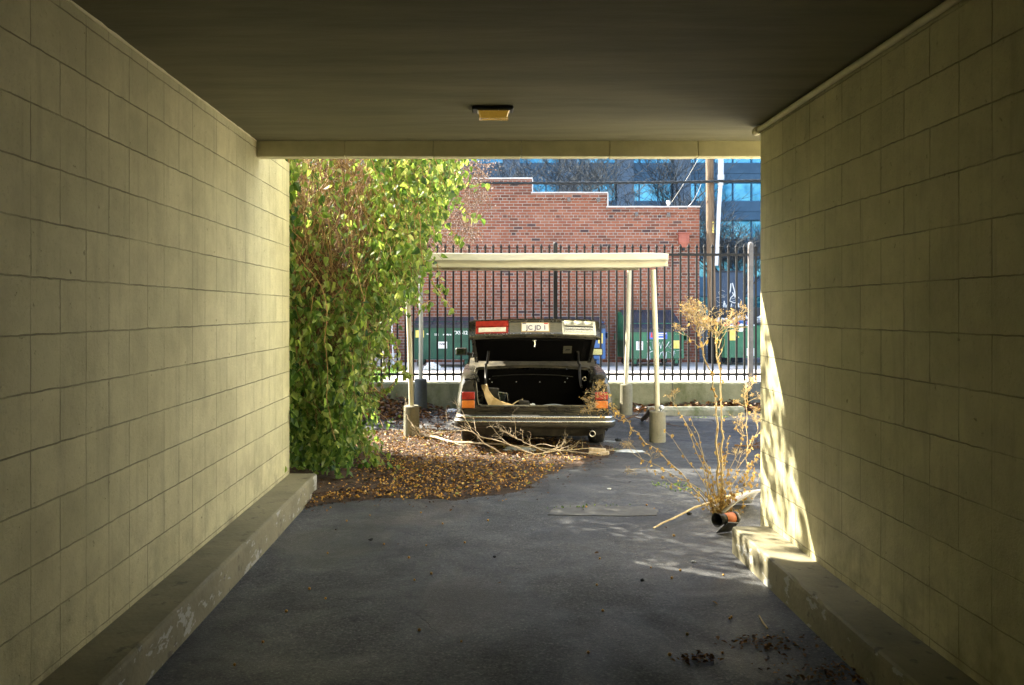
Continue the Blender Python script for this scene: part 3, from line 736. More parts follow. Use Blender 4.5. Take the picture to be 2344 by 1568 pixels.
# navy cabinet with white graffiti
def C1(x, y): s_ = 78.; q = ((2300+x*.2232)/1.46672, (950+y*.22321)/1.46672); return ((q[0]-VX)/s_, CAMH-(q[1]-VY)/s_)
cb = thing('metal_cabinet', 'tall dark blue metal cabinet with white graffiti behind the open dumpster', 'cabinet', (0, F/78., 0))
xa = (1637-VX)/78.; xb = (1701-VX)/78.
b = MB(); b.bbox((xa,0,0),(xb,.5,CAMH-(622-VY)/78.), .02); b.build('case', M['cab'], cb)
b = MB(); b.box(((xa+xb)/2-.004,-.006,.2),((xa+xb)/2+.004,-.0005,2.55)); b.bbox((xa-.02,-.03,2.655),(xb+.02,.53,2.70), .01); b.build('trim', M['lid'], cb)
b = MB()
for stroke in ([(590,125),(540,105),(505,140),(520,190),(620,180),(600,210),(480,215),(455,245),(500,290),(560,300)], [(690,5),(680,120),(660,170)], [(710,0),(745,130),(750,220)], [(715,140),(730,180),(690,220),(670,270),(740,300),(775,280)], [(700,240),(745,230),(760,260),(720,270)], [(800,210),(812,232)], [(830,245),(840,265)],
               [(540,330),(480,350),(480,400),(530,410)], [(590,270),(570,410)], [(560,340),(640,330)], [(600,300),(600,400)], [(620,330),(615,410)], [(650,330),(645,400)], [(700,310),(680,400),(740,390)], [(690,350),(730,345)], [(750,400),(760,320),(800,400),(800,300)], [(810,390),(840,370)], [(800,330),(830,420)]):
    b.tube([(C1(x,y)[0], -.008, C1(x,y)[1]) for x, y in stroke], .017, 5, flat=.3)
b.build('white_graffiti', M['spray'], cb)

# things left of the dumpsters
t = thing('gate_pillar', 'square grey pillar with a white box, left of the dark green dumpster', 'pillar', ((838-VX)/82., F/82., 0))
b = MB(); b.bbox((-.088,0,0),(.088,.17,1.46), .01); b.bbox((-.10,-.012,1.46),(.10,.18,1.50), .01); b.build('shaft', M['plaster'], t)
b = MB(); b.bbox((-.08,-.06,.88),(.05,-.002,1.05), .01); b.build('meter_box', M['pvc'], t)
t = MB(); t.tube([((872-VX)/101.5, 18.8, 1.85), ((874-VX)/101.5, 18.8, .8), ((878-VX)/101.5, 18.8, 0)], [.022,.026,.028], 8); t.build('pole', M['poleg'], label='thicker white pole standing in the grass beyond the fence', cat='pole', group='thin white poles beyond the fence')
t = MB(); t.tube([((896-VX)/87.5, 21.8, 1.4), ((899-VX)/87.5, 21.8, .6), ((901-VX)/87.5, 21.8, 0)], .018, 8); t.build('pole', M['pvc'], label='thinner white pole farther back beside the grass', cat='pole', group='thin white poles beyond the fence')
lump((-1.30, 21.3, .07), .14, 91, (1.3,.8,.75), 14).build('rubbish_bag', M['trash1'], label='pale lumpy bag lying on the sunny alley by the dark green dumpster', cat='rubbish')
# grass strip
b = MB(); rn = []
for i in range(5000):
    x = rng.uniform(-4.4, -1.75); y = rng.uniform(17.2, 22.0)
    if x > -1.9-(22-y)*.05+.2*noise.noise((x*2,y*2,0)): continue
    h = rng.uniform(.04,.12); a = rng.uniform(0,PI); dx, dy = .012*math.cos(a), .012*math.sin(a); lx, ly = rng.uniform(-.04,.04), rng.uniform(-.04,.04)
    b.add([(x-dx,y-dy,.0),(x+dx,y+dy,.0),(x+lx,y+ly,h)], [(0,1,2)]); rn.append(rng.random())
b.build('grass', M['grass'], kind='stuff', rnd=rn, label='strip of short green grass beyond the fence', cat='grass')

# ---------------------------------------------------------------- low wall, iron fence
rw = thing('retaining_wall', 'low mossy concrete wall under the iron fence', 'wall', (0, 13.65, 0))
def wallsec(x0, x1, z1, seed):
    b = MB(); nx = int((x1-x0)/.12)
    prof = [(.0,-.2),(.0,.0),(.0,z1-.012),(.012,z1),(.16,z1+.003),(.288,z1),(.30,z1-.012),(.30,-.2)]
    def f(u, v):
        y, z = prof[int(round(v*7))]; x = x0+(x1-x0)*u
        return (x, y+.006*noise.noise((x*3,z*5,seed)), z+.004*noise.noise((x*2.3,y*9,seed)))
    b.grid(f, nx, 7, smooth=False, flip=True)
    for x in (x0, x1): b.add([(x,y,z) for y, z in prof], [tuple(range(8)) if x == x0 else tuple(range(8))[::-1]])
    return b
wallsec(-8, 4.30, .325, 1).build('wall_section', M['moss'], rw)
wallsec(4.37, 12, .332, 5).build('wall_section', M['concdark'], rw)
b = MB(); pts = []
for i, (x, y) in enumerate(((1539,877),(1540,890),(1537,900),(1540,915),(1539,925),(1541,938))):
    q = P(x, y, 13.648); pts.append((q.x, -.002, q.z))
b.tube(pts, [.006,.004,.007,.004,.006,.004], 5, flat=.4); b.build('crack', M['cable'], rw)

fe = thing('iron_fence', 'black iron picket fence with spear tips on the low concrete wall', 'fence', (0, 13.8, .325))
FZ = .325; PX0 = 1.203; SP = 3.232
def picket():
    b = MB(); r = .0145
    b.box((-r,-r,.028),(r,r,2.19))
    z = 2.19
    prof = [(r*1.1,z),(r*1.9,z+.012),(r*1.1,z+.022),(r*2.3,z+.05),(r*1.6,z+.07),(.001,z+.105)]
    b.lathe(prof, 4, Matrix.Rotation(R(45),4,'Z'), smooth=False); return b
pk = None
def post(x, mat, w, h=2.29):
    b = MB(); b.bbox((x-w,-w,0),(x+w,w,h), .006); b.lathe([(w*1.05,h-.01),(w*1.1,h+.012),(w*.7,h+.03),(.001,h+.038)], 12, Matrix.Translation((x,0,0))); return b.build('post', mat, fe)
for k in range(-2, 3):
    x = PX0+SP*k
    post(x, M['ironpost'] if k == 1 else M['ironblk'], .034 if k != 1 else .038)
    if k == 2: break
    for i in range(24):
        xx = x+.087+.1323*i+rng.uniform(-.002,.002)
        if pk is None: pk = picket().build('picket', M['ironblk'], fe); o = pk
        else: o = pk.copy(); C.objects.link(o)
        o.location = (xx, -.0, 0); o.rotation_euler = (0, rng.uniform(-.001,.001), rng.uniform(-.06,.06))
for z in (.134, 2.115):
    b = MB()
    for k in range(-2, 2):
        x = PX0+SP*k; b.bbox((x+.037,-.018,z-.02),(x+SP-.040,.016,z+.02), .003)
    b.build('rail', M['ironblk'], fe)

# ---------------------------------------------------------------- carport
cp = thing('carport', 'low cream metal carport on four posts in concrete footings over the car', 'carport', (0, 10, 0))
XA, XB = -.882, 2.083
def roofz(y): return 2.005+(y-9.35)*(.19/4.15)
def rf(u, v):
    x = XA+.03+(XB-XA-.07)*u; y = 9.38+4.12*v
    ph = (x*6) % 1.0; rib = .03 if ph < .15 else 0
    return (x, y-10, roofz(y)+.05+rib+.006*noise.noise((x,y,0)))
b = MB(); b.grid(rf, 110, 10, smooth=False); b.build('roof', M['alurust'], cp, solid=.004)
def fascia(y0, dirn, name, x0, x1, mat):
    # channel profile: (out, z)
    prof = [(.05,.150),(.008,.155),(.0,.148),(.0,.084),(-.010,.078),(.030,.070),(.022,.008),(.004,.0),(.02,-.006),(.075,-.004)]
    b = MB()
    def f(u, v):
        o, z = prof[int(round(v*(len(prof)-1)))]; x = x0+(x1-x0)*u
        bend = max(0, u-.93)/.07
        zz = z+.007*noise.noise((x*1.5,z*6,2))-.006*math.sin(u*PI)+(.006-.010*z/.15)*bend*2
        return (x+.01*bend*noise.noise((z*30,1,1)), y0-10+dirn*o+.010*noise.noise((x*2,z*9,5))-.012*bend*(1 if z > .04 else -1), zz+roofz(y0)-.003)
    b.grid(f, 90, len(prof)-1, smooth=True, flip=dirn < 0); return b.build(name, mat, cp, solid=.003)
fascia(9.35, 1, 'fascia', XA, XB, M['alu'])
fascia(13.55, -1, 'fascia', XA, XB, M['alu'])
b = MB()
for x in (XA+.012, XB-.020):
    b.prism([(x,-.62,roofz(9.4)-.0),(x,3.5,roofz(13.5)-.0),(x,3.5,roofz(13.5)+.13),(x,-.62,roofz(9.4)+.13)], (.008,0,0))
for yy in (.62, 3.15):
    b.bbox((XA+.06,yy-.04,roofz(10+yy)-.035),(XB-.10,yy+.04,roofz(10+yy)+.035), .006)
b.build('frame', M['alurust'], cp)
for (xt, xb, Y, zb, r, mat, fm) in ((931,942,10.62,.30,.032,M['pole'],M['conc']), (1495,1505,10.25,.275,.032,M['pole'],M['conc']),
                                 (963,963,13.15,.434,.034,M['poleg'],M['concdark']), (1440.5,1433,12.95,.372,.034,M['pole'],M['conc'])):
    s_ = F/Y; xt_, xb_ = (xt-VX)/s_, (xb-VX)/s_; zt = roofz(Y)-.032
    b = MB(); b.tube([(xb_,Y-10,zb-.05),((xt_+xb_)/2+.006,Y-10,(zt+zb)/2),(xt_,Y-10,zt)], r, 14); b.build('post', mat, cp)
    b = MB(); fr = .098
    b.lathe([(.001,zb+.002),(fr-.012,zb+.003),(fr,zb-.010),(fr+.002,zb-.2),(fr+.003,-.14)], 22, Matrix.Translation((xb_,Y-10,0)), smooth=False); b.build('footing', fm, cp)
b = MB(); q = P(1513, 932, 10.2); b.lathe([(.001,-.032),(.018,-.027),(.030,-.012),(.032,0),(.030,.012),(.018,.027),(.001,.032)], 14, Matrix.Translation((q.x+.0,.17,q.z)))
b.tube([(q.x,.17,q.z),(q.x-.006,.19,.27)], .010, 6); b.build('ball_cap', M['pvc'], cp)

# wheel stop
q0, q1 = 2.55, 4.03
b = MB(); prof = [(0,-.12),(0,-.02),(.03,.025),(.13,.025),(.16,-.02),(.16,-.12)]
def ws(u, v):
    y, z = prof[int(round(v*5))]; x = q0+(q1-q0)*u; return (x, 12.82+y+.004*noise.noise((x*5,z*9,1)), z+.005*noise.noise((x*4,y*9,2)))
b.grid(ws, 30, 5, smooth=False, flip=True)
for x in (q0, q1): b.add([(x,12.82+y,z) for y, z in prof], [tuple(range(6)) if x == q0 else tuple(range(6))[::-1]])
b.build('wheel_stop', M['wheelstop'], label='mossy concrete parking stop in front of the low wall', cat='parking stop')
# ================================================================ the car
car = thing('car', 'dusty dark saloon car with its trunk lid open under the carport', 'car', (.585, 9.35, -.10), R(-1.8))
WD = .900
ZB = [(.0,.80),(.10,.80),(.18,.855),(.35,.885),(.95,.915),(1.3,.93),(3.2,.93),(4.0,.86),(4.45,.76),(4.6,.70)]
def lerp_tab(t, y):
    for (a, va), (b_, vb) in zip(t[:-1], t[1:]):
        if y <= b_: return va+(vb-va)*max(0, (y-a))/(b_-a)
    return t[-1][1]
WT = [(.0,WD-.07),(.10,WD-.062),(.13,WD-.038),(.18,WD-.018),(.26,WD-.006),(.42,WD),(3.4,WD),(4.2,WD-.04),(4.5,WD-.12),(4.62,WD-.2)]
def side_x(y, t):                                   # t 0 bottom .. 1 belt
    w_ = lerp_tab(WT, y)
    prof = [(0,-.055),(.15,-.02),(.35,0),(.5,.004),(.62,-.006),(.78,-.030),(.9,-.040),(1,-.065)]
    return w_+lerp_tab(prof, t)
def zlow(y):
    z = .20
    for yc in (.90, 3.72):
        d = abs(y-yc)
        if d < .345: z = max(z, .29+math.sqrt(.345**2-d*d)*.96)
    if y < .35: z = max(z, .20+.24*(1-y/.35))
    return z
ysamp = [.10,.115,.14,.18,.24,.30,.40,.50]+[.555+.345*(1-math.cos(PI*i/16)) for i in range(17)]+[1.3,1.6,1.9,2.2,2.6,3.0,3.3]+[3.375+.345*(1-math.cos(PI*i/16)) for i in range(17)]+[4.15,4.3,4.42,4.5,4.56,4.6]
body = MB(); nr = 14
for sx in (-1, 1):
    vs = []
    for y in ysamp:
        zl, zt = zlow(y), lerp_tab(ZB, y)
        for j in range(nr+1):
            z = zl+(zt-zl)*j/nr; tt = (z-.20)/(zt-.20)
            vs.append((sx*side_x(y, tt), y, z))
    n = nr+1
    fs = [(i*n+j, (i+1)*n+j, (i+1)*n+j+1, i*n+j+1) for i in range(len(ysamp)-1) for j in range(nr)]
    if sx < 0: fs = [f[::-1] for f in fs]
    body.add(vs, fs, True)
    # wheel arch inner returns
    for yc in (.90, 3.72):
        pts = [(yc-.345*math.cos(PI*i/14), .29+.345*.96*math.sin(PI*i/14)) for i in range(15)]
        vs = [(sx*(WD-.005), y, z) for y, z in pts]+[(sx*(WD-.30), y, z) for y, z in pts]
        body.add(vs, [(i, i+1, i+16, i+15) for i in range(14)], True)
    # fender top strip next to the trunk opening and its gutter
    ys = [.14,.18,.25,.35,.5,.7,.95,1.25]
    vs = []
    for y in ys:
        zt = lerp_tab(ZB, y); xo = side_x(y, 1); xi = .655+.045*min(1,(y-.14)/.3)
        vs += [(sx*xo, y, zt), (sx*(xo-.02), y, zt+.007), (sx*(xi+.012), y, zt+.006), (sx*xi, y, zt-.004), (sx*xi, y, zt-.03), (sx*(xi-.03), y, zt-.032)]
    fs = [(i*6+j, i*6+j+1, (i+1)*6+j+1, (i+1)*6+j) for i in range(len(ys)-1) for j in range(5)]
    if sx > 0: fs = [f[::-1] for f in fs]
    body.add(vs, fs, True)
    # rear corner panel round the lamps
    pl = [(.662,.43),(.80,.43),(.836,.52),(.838,.64),(.824,.72),(.795,.775),(.760,.805),(.735,.835),(.70,.84),(.672,.76),(.660,.66)]
    body.prism([(sx*x, .112, z) for x, z in (pl if sx > 0 else pl[::-1])], (0,.05,0))
# sill under the opening, with pressed grooves
def sill(u, v):
    pr = [(.10,.425),(.10,.450),(.112,.455),(.112,.468),(.100,.473),(.098,.492),(.110,.497),(.108,.512),(.098,.516),(.100,.523),(.125,.528),(.165,.524),(.170,.49)]
    y, z = pr[int(round(v*12))]; x = -.665+1.33*u; return (x, y+.006*(x/.66)**2, z)
body.grid(sill, 24, 12, smooth=False)
# rear cowl, roof edge to glass, hood, front
def cowl(u, v): x = -.785+1.57*u; y = .95+.34*v; return (x, y+.06*(1-(x/.75)**2)*(v-.0)-.0, lerp_tab(ZB, y)-.012+.012*v+.035*(1-(x/.80)**2)+.075*v)
def hood(u, v): x = -.76+1.52*u; y = 3.2+1.4*v; k = side_x(y,1)/.76; return (x*k, y, lerp_tab(ZB, y)+.05*(1-(x/.76)**2))
body.grid(hood, 16, 10)
body.grid(lambda u, v: ((-.76+1.52*u)*side_x(4.6,1-v)/.76, 4.6+.03*math.sin(PI*v), .70-.5*v), 10, 6)
body.box((-.80,.36,.17),(.80,.54,.19)); body.box((-.50,.55,.17),(.50,4.5,.20))
body.build('body', M['paint'], car)
b = MB(); b.grid(cowl, 20, 6); b.grid(lambda u, v: (-.70+1.4*u, .957-.012*v, .905+.030*(1-(2*u-1)**2)-.03*v), 16, 2); b.build('rear_deck', M['dusty'], car)
# valance and underside
b = MB()
b.grid(lambda u, v: (-.80+1.6*u, .085+.05*v+.02*abs(2*u-1)**6, .30-(.115-.03*abs(2*u-1)**8)*v), 24, 4)
b.box((-.62,.30,.185),(.62,.9,.30)); b.build('valance', M['blackpl'], car)
# bumper swept round the corners
def bumper(profile, name, mat, par, yend=.62, zoff=0):
    path = []
    for i in range(6): path.append((-.890, yend-(yend-.14)*i/5, -1, 0))
    for i in range(1, 9): a = PI/2*i/8; path.append((-.890+.13*(1-math.cos(a)), .14-.115*math.sin(a), -math.cos(a), -math.sin(a)))
    for i in range(1, 20): x = -.760+1.520*i/20; path.append((x, .025-.022*(1-(x/.760)**2), 0, -1))
    path += [(-x, y, -nx, ny) for x, y, nx, ny in path[13::-1]]
    b = MB(); vs = []
    for x, y, nx, ny in path:
        for o, z in profile: vs.append((x+nx*o, y+ny*o, z))
    n = len(profile)
    b.add(vs, [(i*n+j, (i+1)*n+j, (i+1)*n+j+1, i*n+j+1) for i in range(len(path)-1) for j in range(n-1)], True)
    return b.build(name, mat, par)
bp = bumper([(-.09,.432),(-.02,.434),(0,.428),(.004,.415),(.004,.395),(.012,.385),(.022,.372),(.024,.345),(.022,.322),(.012,.300),(-.01,.287),(-.06,.283)], 'bumper', M['blackpl'], car)
bumper([(.0045,.421),(.008,.418),(.0095,.409),(.008,.400),(.0045,.397)], 'chrome_strip', M['chrome'], bp, .5)
bumper([(.0230,.372),(.0275,.370),(.029,.363),(.0275,.356),(.0235,.354)], 'chrome_strip', M['chrome'], bp, .6)
# tail lamps
for sx in (-1, 1):
    x0, x1 = sorted((sx*.680, sx*.826))
    b = MB(); b.bbox((x0-.008,.088,.494),(x1+.004,.112,.694), .006); hs = b.build('lamp_housing', M['blackpl'], car)
    b = MB(); b.bbox((x0,.080,.600),(x1,.100,.688), .008); b.build('red_lens', M['red'], hs)
    b = MB(); b.bbox((x0,.080,.502),(x1,.100,.590), .008); b.build('amber_lens', M['amber'], hs)
    cp_ = [(sx*.686,.700),(sx*.824,.700),(sx*.812,.765),(sx*.785,.808),(sx*.735,.820),(sx*.700,.790)]
    b = MB(); b.prism([(x,.096,z) for x, z in (cp_ if sx > 0 else cp_[::-1])], (0,.015,0)); b.build('corner_cap', M['blackpl'] if sx < 0 else M['paint'], car)
# trunk well
b = MB(); X_, Y0_, Y1_, Z0_, Z1_ = .655, .172, .955, .36, .865
q = [(-X_,Y0_,Z0_),(X_,Y0_,Z0_),(X_,Y1_,Z0_),(-X_,Y1_,Z0_),(-X_-.03,Y0_,Z1_-.03),(X_+.03,Y0_,Z1_-.03),(X_+.03,Y1_,Z1_+.02),(-X_-.03,Y1_,Z1_+.02)]
b.add(q, [(0,1,2,3),(3,2,6,7),(0,3,7,4),(2,1,5,6)]); b.add([(-X_,Y0_,Z0_),(X_,Y0_,Z0_),(X_,Y0_,.50),(-X_,Y0_,.50)], [(0,1,2,3)])
tw = b.build('trunk_well', M['felt'], car)
b = MB()
for x, z in ((-.53,.765),(-.50,.725),(-.20,.73),(.09,.73),(.40,.73),(.43,.775)): b.lathe([(.001,-.004),(.007,-.003),(.007,.0)], 8, Matrix.Translation((x,.950,z)) @ Matrix.Rotation(R(-90),4,'X'))
b.build('clips', M['wht'], tw)
b = MB(); m = Matrix.Translation((.605,.55,.80)) @ Matrix.Rotation(R(90),4,'X'); b.lathe([(.014,.0),(.026,.004),(.030,0),(.026,-.004),(.014,0)], 16, m); b.build('ring', M['chrome'], tw)
b = MB(); path = [(-.50,.935,.80),(-.25,.935,.818),(0,.935,.823),(.3,.935,.815),(.50,.935,.795)]; b.tube(path, .005, 5); b.build('seam', M['blackpl'], tw)
# rubber seal round the opening
b = MB()
path = [(-.60,.135,.530),(0,.128,.530),(.60,.135,.530),(.638,.135,.545),(.650,.14,.60),(.655,.145,.70),(.668,.16,.80),(.690,.24,.862),(.698,.5,.885),(.698,.90,.905),(.66,.95,.912),(0,.985,.935),(-.66,.95,.912),(-.698,.90,.905),(-.698,.5,.885),(-.690,.24,.862),(-.668,.16,.80),(-.655,.145,.70),(-.650,.14,.60),(-.638,.135,.545),(-.60,.135,.530)]
b.tube(path, .0065, 6, cap=False); b.build('seal', M['panel'], car)

# ---- trunk lid, hinged open
lid = bpy.data.objects.new('trunk_lid', None)
TH = R(43.5); HY, HZ = .945, .925; L_, Pn, HWL = .86, .30, .748
# lid frame: u from hinge to the rear edge, v outward normal, x across
def LD(x, u, v): return (x, HY-u*math.cos(TH)+v*math.sin(TH), HZ+u*math.sin(TH)+v*math.cos(TH))
def hw(u): return .70+.048*min(1, max(0, u)/.7)
b = MB()
def skin(u, v):                                     # outer skin with crowned top and rounded rear edge, then the rear panel
    tab = [(.115,.006),(.16,.014),(.3,.022),(.5,.026),(.7,.020),(.80,.006),(.84,-.012),(.858,-.035),(.862,-.07),(.862,-.16),(.860,-.262),(.852,-.290),(.835,-.300)]
    uu, vv = tab[int(round(v*12))]; x = (-1+2*u); xx = x*hw(uu)
    e = 1-abs(x)**4
    return LD(xx, uu+(.022*(1-x*x) if uu > .7 else 0), vv+(.022*(1-x*x) if uu < .84 else .012*(1-x*x))-(0 if e > .3 else .010*(1-e/.3)))
b.grid(skin, 36, 12, smooth=True, flip=True)
# edge flanges
for sx in (-1,1):
    e = [(.115,0,-.035),(.3,.010,-.035),(.6,.012,-.04),(.78,.0,-.06),(.85,-.02,-.30)]
    pts = []
    for u, vo, vi in e: pts += [LD(sx*hw(u), u, vo), LD(sx*hw(u), u, vi), LD(sx*(hw(u)-.045), u-.004, vi-.002)]
    b.add(pts, [(i*3+j, i*3+j+1, (i+1)*3+j+1, (i+1)*3+j) for i in range(4) for j in range(2)])
sk = b.build('trunk_lid', M['paint'], car)
b = MB()
def inner(u, v):
    uu = .13+.69*v; x = -1+2*u; d = -.030-.012*(1 if .08 < v < .9 and abs(x) < .88 else 0)
    return LD(x*(hw(uu)-.03), uu, d)
b.grid(inner, 26, 12, smooth=False)
def back(u, v): x = -1+2*u; return LD(x*(hw(.8)-.02), .825-.005*v, -.035-.262*v+.0)
b.grid(back, 10, 4, smooth=False)
b.build('inner_lining', M['felt'], sk)
b = MB()
path = [LD(x, .835-.0, -.297+.030*(1-(x/.70)**2)+( .0)) for x in [(-.70+1.4*i/20) for i in range(21)]]
b.tube(path, .009, 6)
for sx in (-1,1): b.tube([LD(sx*.715,.84,-.29),LD(sx*.722,.80,-.15),LD(sx*.715,.74,-.045),LD(sx*.70,.5,-.040),LD(sx*.68,.15,-.038)], .007, 6)
b.build('lid_rim', M['blackpl'], sk)
# rear panel fittings: coordinates along the panel: x, p down from the top edge, raised by o
def PN(x, p, o=0): uu = .862+.022*(1-(x/.75)**2)+o; return LD(x, uu, -p)
def pbox(x0, x1, p0, p1, o0, o1, name, mat, par, n=6):
    b = MB(); vs = []
    for i in range(n+1):
        x = x0+(x1-x0)*i/n
        vs += [PN(x,p0,o0), PN(x,p0,o1), PN(x,p1,o1), PN(x,p1,o0)]
    fs = [(i*4+j, i*4+(j+1)%4, (i+1)*4+(j+1)%4, (i+1)*4+j) for i in range(n) for j in range(4)]
    b.add(vs, fs); b.add(vs[:4], [(3,2,1,0)]); b.add(vs[-4:], [(0,1,2,3)]); return b.build(name, mat, par)
cpn = pbox(-.288, .322, .062, .262, -.004, .004, 'number_plate_panel', M['panel'], sk)
pbox(-.288, .322, .052, .070, .0045, .012, 'chrome_strip', M['chrome'], cpn)
pbox(-.288, .322, .074, .086, .0045, .007, 'black_strip', M['blackpl'], cpn)  # thin raised black strip below the upper chrome strip
pbox(-.288, .322, .248, .262, .0045, .010, 'chrome_strip', M['chrome'], cpn)
pf = pbox(-.153, .173, .092, .238, .0045, .011, 'plate_frame', M['tan'], cpn)
pl_ = pbox(-.143, .163, .102, .226, .0115, .0135, 'number_plate', M['plate'], cpn)
rot = (R(90)-TH, 0, 0)
def ptext(body, x, p, size, mat, par, sq=1, bold=.0):
    c = PN(x, p, .0145); return text('plate_writing', body, size, mat, par, c, rot, .0006, sq, bold)
ptext('JC JD 1', .022, .178, .096, M['ink'], pl_, .80, .0015)
pbox(.110, .156, .104, .120, .0137, .0146, 'registration_sticker', M['redst'], pl_)
pbox(-.136, -.095, .104, .116, .0137, .0146, 'registration_sticker', M['ink'], pl_)
# left lamp with lenses
lh = pbox(-.678, -.294, .058, .262, -.002, .006, 'lamp_housing', M['chrome'], sk)
pbox(-.672, -.299, .068, .148, .0065, .020, 'red_lens', M['red'], lh)
pbox(-.672, -.299, .156, .250, .0065, .014, 'red_lens', M['red'], lh)
pbox(-.638, -.325, .170, .236, .0145, .020, 'white_lens', M['white'], lh)
# right lamp, lenses gone, bare reflectors
lh = pbox(.318, .700, .058, .262, -.002, .006, 'lamp_housing', M['white'], sk); lh['label'] = 'lamp without its lenses, bare silver reflectors showing'
for i, (xa, xb) in enumerate(((.335,.44),(.452,.556),(.572,.668))):
    b = MB(); xc = (xa+xb)/2; rr = (xb-xa)/2
    vs = []; nn = 14
    for k in range(5):
        r_ = rr*(1-k/4.6); o = .0065+.020*(1-(k/4)**2)*.0+.018*(r_/rr)**2
        for j in range(nn):
            t = 2*PI*j/nn; px_ = max(-1,min(1,math.cos(t)*1.2)); pz_ = max(-1,min(1,math.sin(t)*1.2)); vs.append(PN(xc+px_*r_, .105+pz_*r_*.72, o))
    b.add(vs, [(k*nn+j, k*nn+(j+1)%nn, (k+1)*nn+(j+1)%nn, (k+1)*nn+j) for k in range(4) for j in range(nn)], True); b.add(vs[-nn:], [tuple(range(nn))])
    b.build('reflector', M['refl'], lh)
pbox(.345, .672, .160, .236, .0065, .016, 'reflector', M['refl'], lh)
pbox(.352, .665, .192, .204, .0165, .021, 'reflector_bar', M['chrome'], lh)
pbox(.345, .672, .148, .156, .0065, .022, 'divider', M['blackpl'], lh)
pbox(-.020, .015, .022, .036, .002, .012, 'lock', M['chrome'], sk)
pbox(.49, .64, .026, .036, .001, .006, 'badge', M['chrome'], sk)
b = MB(); b.tube([LD(0,.82,-.305),LD(.004,.80,-.345),LD(-.004,.79,-.375)], .009, 6); b.bbox((-.02,0,0),(.02,.012,.02), .003, Matrix.Translation(LD(0,.815,-.31))); b.build('latch', M['chrome'], sk)
b = MB(); c = [LD(.36,.30,-.046),LD(.46,.30,-.046),LD(.46,.43,-.046),LD(.36,.43,-.046)]; b.add(c, [(0,1,2,3)]); st_ = b.build('label_sticker', M['panel'], sk, solid=.001)
b = MB(); c = [LD(.38,.35,-.048),LD(.44,.355,-.048),LD(.44,.38,-.048),LD(.39,.375,-.048)]; b.add(c, [(0,1,2,3)]); b.build('print', M['lampmet'], st_)
for sx in (-1,1):
    b = MB(); x = sx*.575
    b.tube([(x,.60,.70),(x,.72,.72),(x,.85,.80),(x,.90,.88),(x,.88,.96),LD(x-.02*sx,.12,-.05),LD(x-.04*sx,.34,-.05)], .016, 8); b.build('hinge_arm', M['blackpl'], car)
# ---- glasshouse
RY0, RY1, RZ = 1.72, 2.75, 1.37
b = MB()
b.grid(lambda u, v: ((-1+2*u)*(.66+.02*math.sin(PI*v)), RY0+(RY1-RY0)*v, RZ+.045*(1-(2*u-1)**2)*(.6+.4*math.sin(PI*v))), 14, 8)
b.build('roof', M['paint'], car, solid=.02)
def quadpr(b, a, c, d, e, th=.02):
    a, c, d, e = map(Vector, (a,c,d,e)); n = (c-a).cross(d-a).normalized()*th; b.prism([a,c,d,e], n)
for sx in (-1,1):
    bx, tx = sx*.795, sx*.665
    for q in (((bx,1.22,.92),(bx,1.62,.93),(tx,2.02,RZ),(tx,RY0,RZ)), ((bx,2.18,.93),(bx,2.27,.93),(tx,2.24,RZ),(tx,2.17,RZ)), ((bx,3.18,.93),(bx,3.26,.93),(tx,RY1+.02,RZ),(tx,RY1-.06,RZ))):
        b = MB(); quadpr(b, *q, .02*sx); b.build('pillar', M['paint'], car)
for sx in (-1,1):
    b = MB(); bx, tx = sx*.785, sx*.655
    b.add([(bx,1.60,.93),(bx,3.2,.93),(tx,RY1,RZ),(tx,1.98,RZ)], [(0,1,2,3)]); b.build('side_window', M['glass'], car)
b = MB(); b.add([(-.76,1.30,.985),(.76,1.30,.985),(.64,RY0,RZ),(-.64,RY0,RZ)], [(0,1,2,3)]); b.build('rear_window', M['glass'], car)
b = MB(); b.add([(-.70,3.22,.97),(.70,3.22,.97),(.64,RY1,RZ),(-.64,RY1,RZ)], [(0,1,2,3)]); b.build('windscreen', M['glass'], car)
for sx in (-1,1):
    b = MB(); m = Matrix.Translation((sx*.985,2.78,1.015))
    b.bbox((-.088,-.02,-.055),(.088,.06,.055), .018, m); b.tube([(sx*.90,2.81,.99),(sx*.80,2.82,.95)], .025, 8); o = b.build('door_mirror', M['blackpl'], car)
    b = MB(); b.bbox((-.074,-.024,-.043),(.074,-.0205,.043), .003, m); b.build('mirror_glass', M['mirrorg'], o)
# door shut lines and handles
for sx in (-1,1):
    for y in (1.95, 2.95):
        b = MB(); b.tube([(sx*(side_x(y,(z-.2)/.73)+.0005), y, z) for z in (.26,.4,.55,.7,.8,.9)], .004, 4); b.build('door_seam', M['blackpl'], car)
    b = MB(); b.tube([(sx*(WD+.006), y, .52) for y in (1.3,2.0,2.8,3.3)], .012, 6); b.build('side_moulding', M['blackpl'], car)
    b = MB(); b.bbox((-.012,-.07,-.012),(.012,.07,.012), .005, Matrix.Translation((sx*(WD-.008),2.1,.80))); b.build('door_handle', M['chrome'], car)
# fuel smear: wheels
for sx in (-1,1):
    for yc in (.90, 3.72):
        m = Matrix.Translation((sx*(WD-.125), yc, .30)) @ Matrix.Rotation(R(90)*sx, 4, 'Y')
        hw_ = bpy.data.objects.new('wheel', None)
        b = MB(); b.lathe([(.19,-.085),(.26,-.092),(.292,-.080),(.300,-.05),(.302,0),(.300,.05),(.292,.080),(.26,.092),(.19,.085)], 36, m)
        for k in (-.035,.0,.035): b.lathe([(.3025,k-.004),(.3045,k-.004),(.3045,k+.004),(.3025,k+.004)], 36, m)
        ty = b.build('tyre', M['rubber'], car)
        b = MB(); b.lathe([(.19,.06),(.185,.05),(.175,.0),(.10,.03),(.05,.045),(.001,.045)], 24, m); b.lathe([(.19,-.085),(.17,-.06),(.05,-.03),(.001,-.03)], 24, m); b.build('rim', M['panel'], ty)
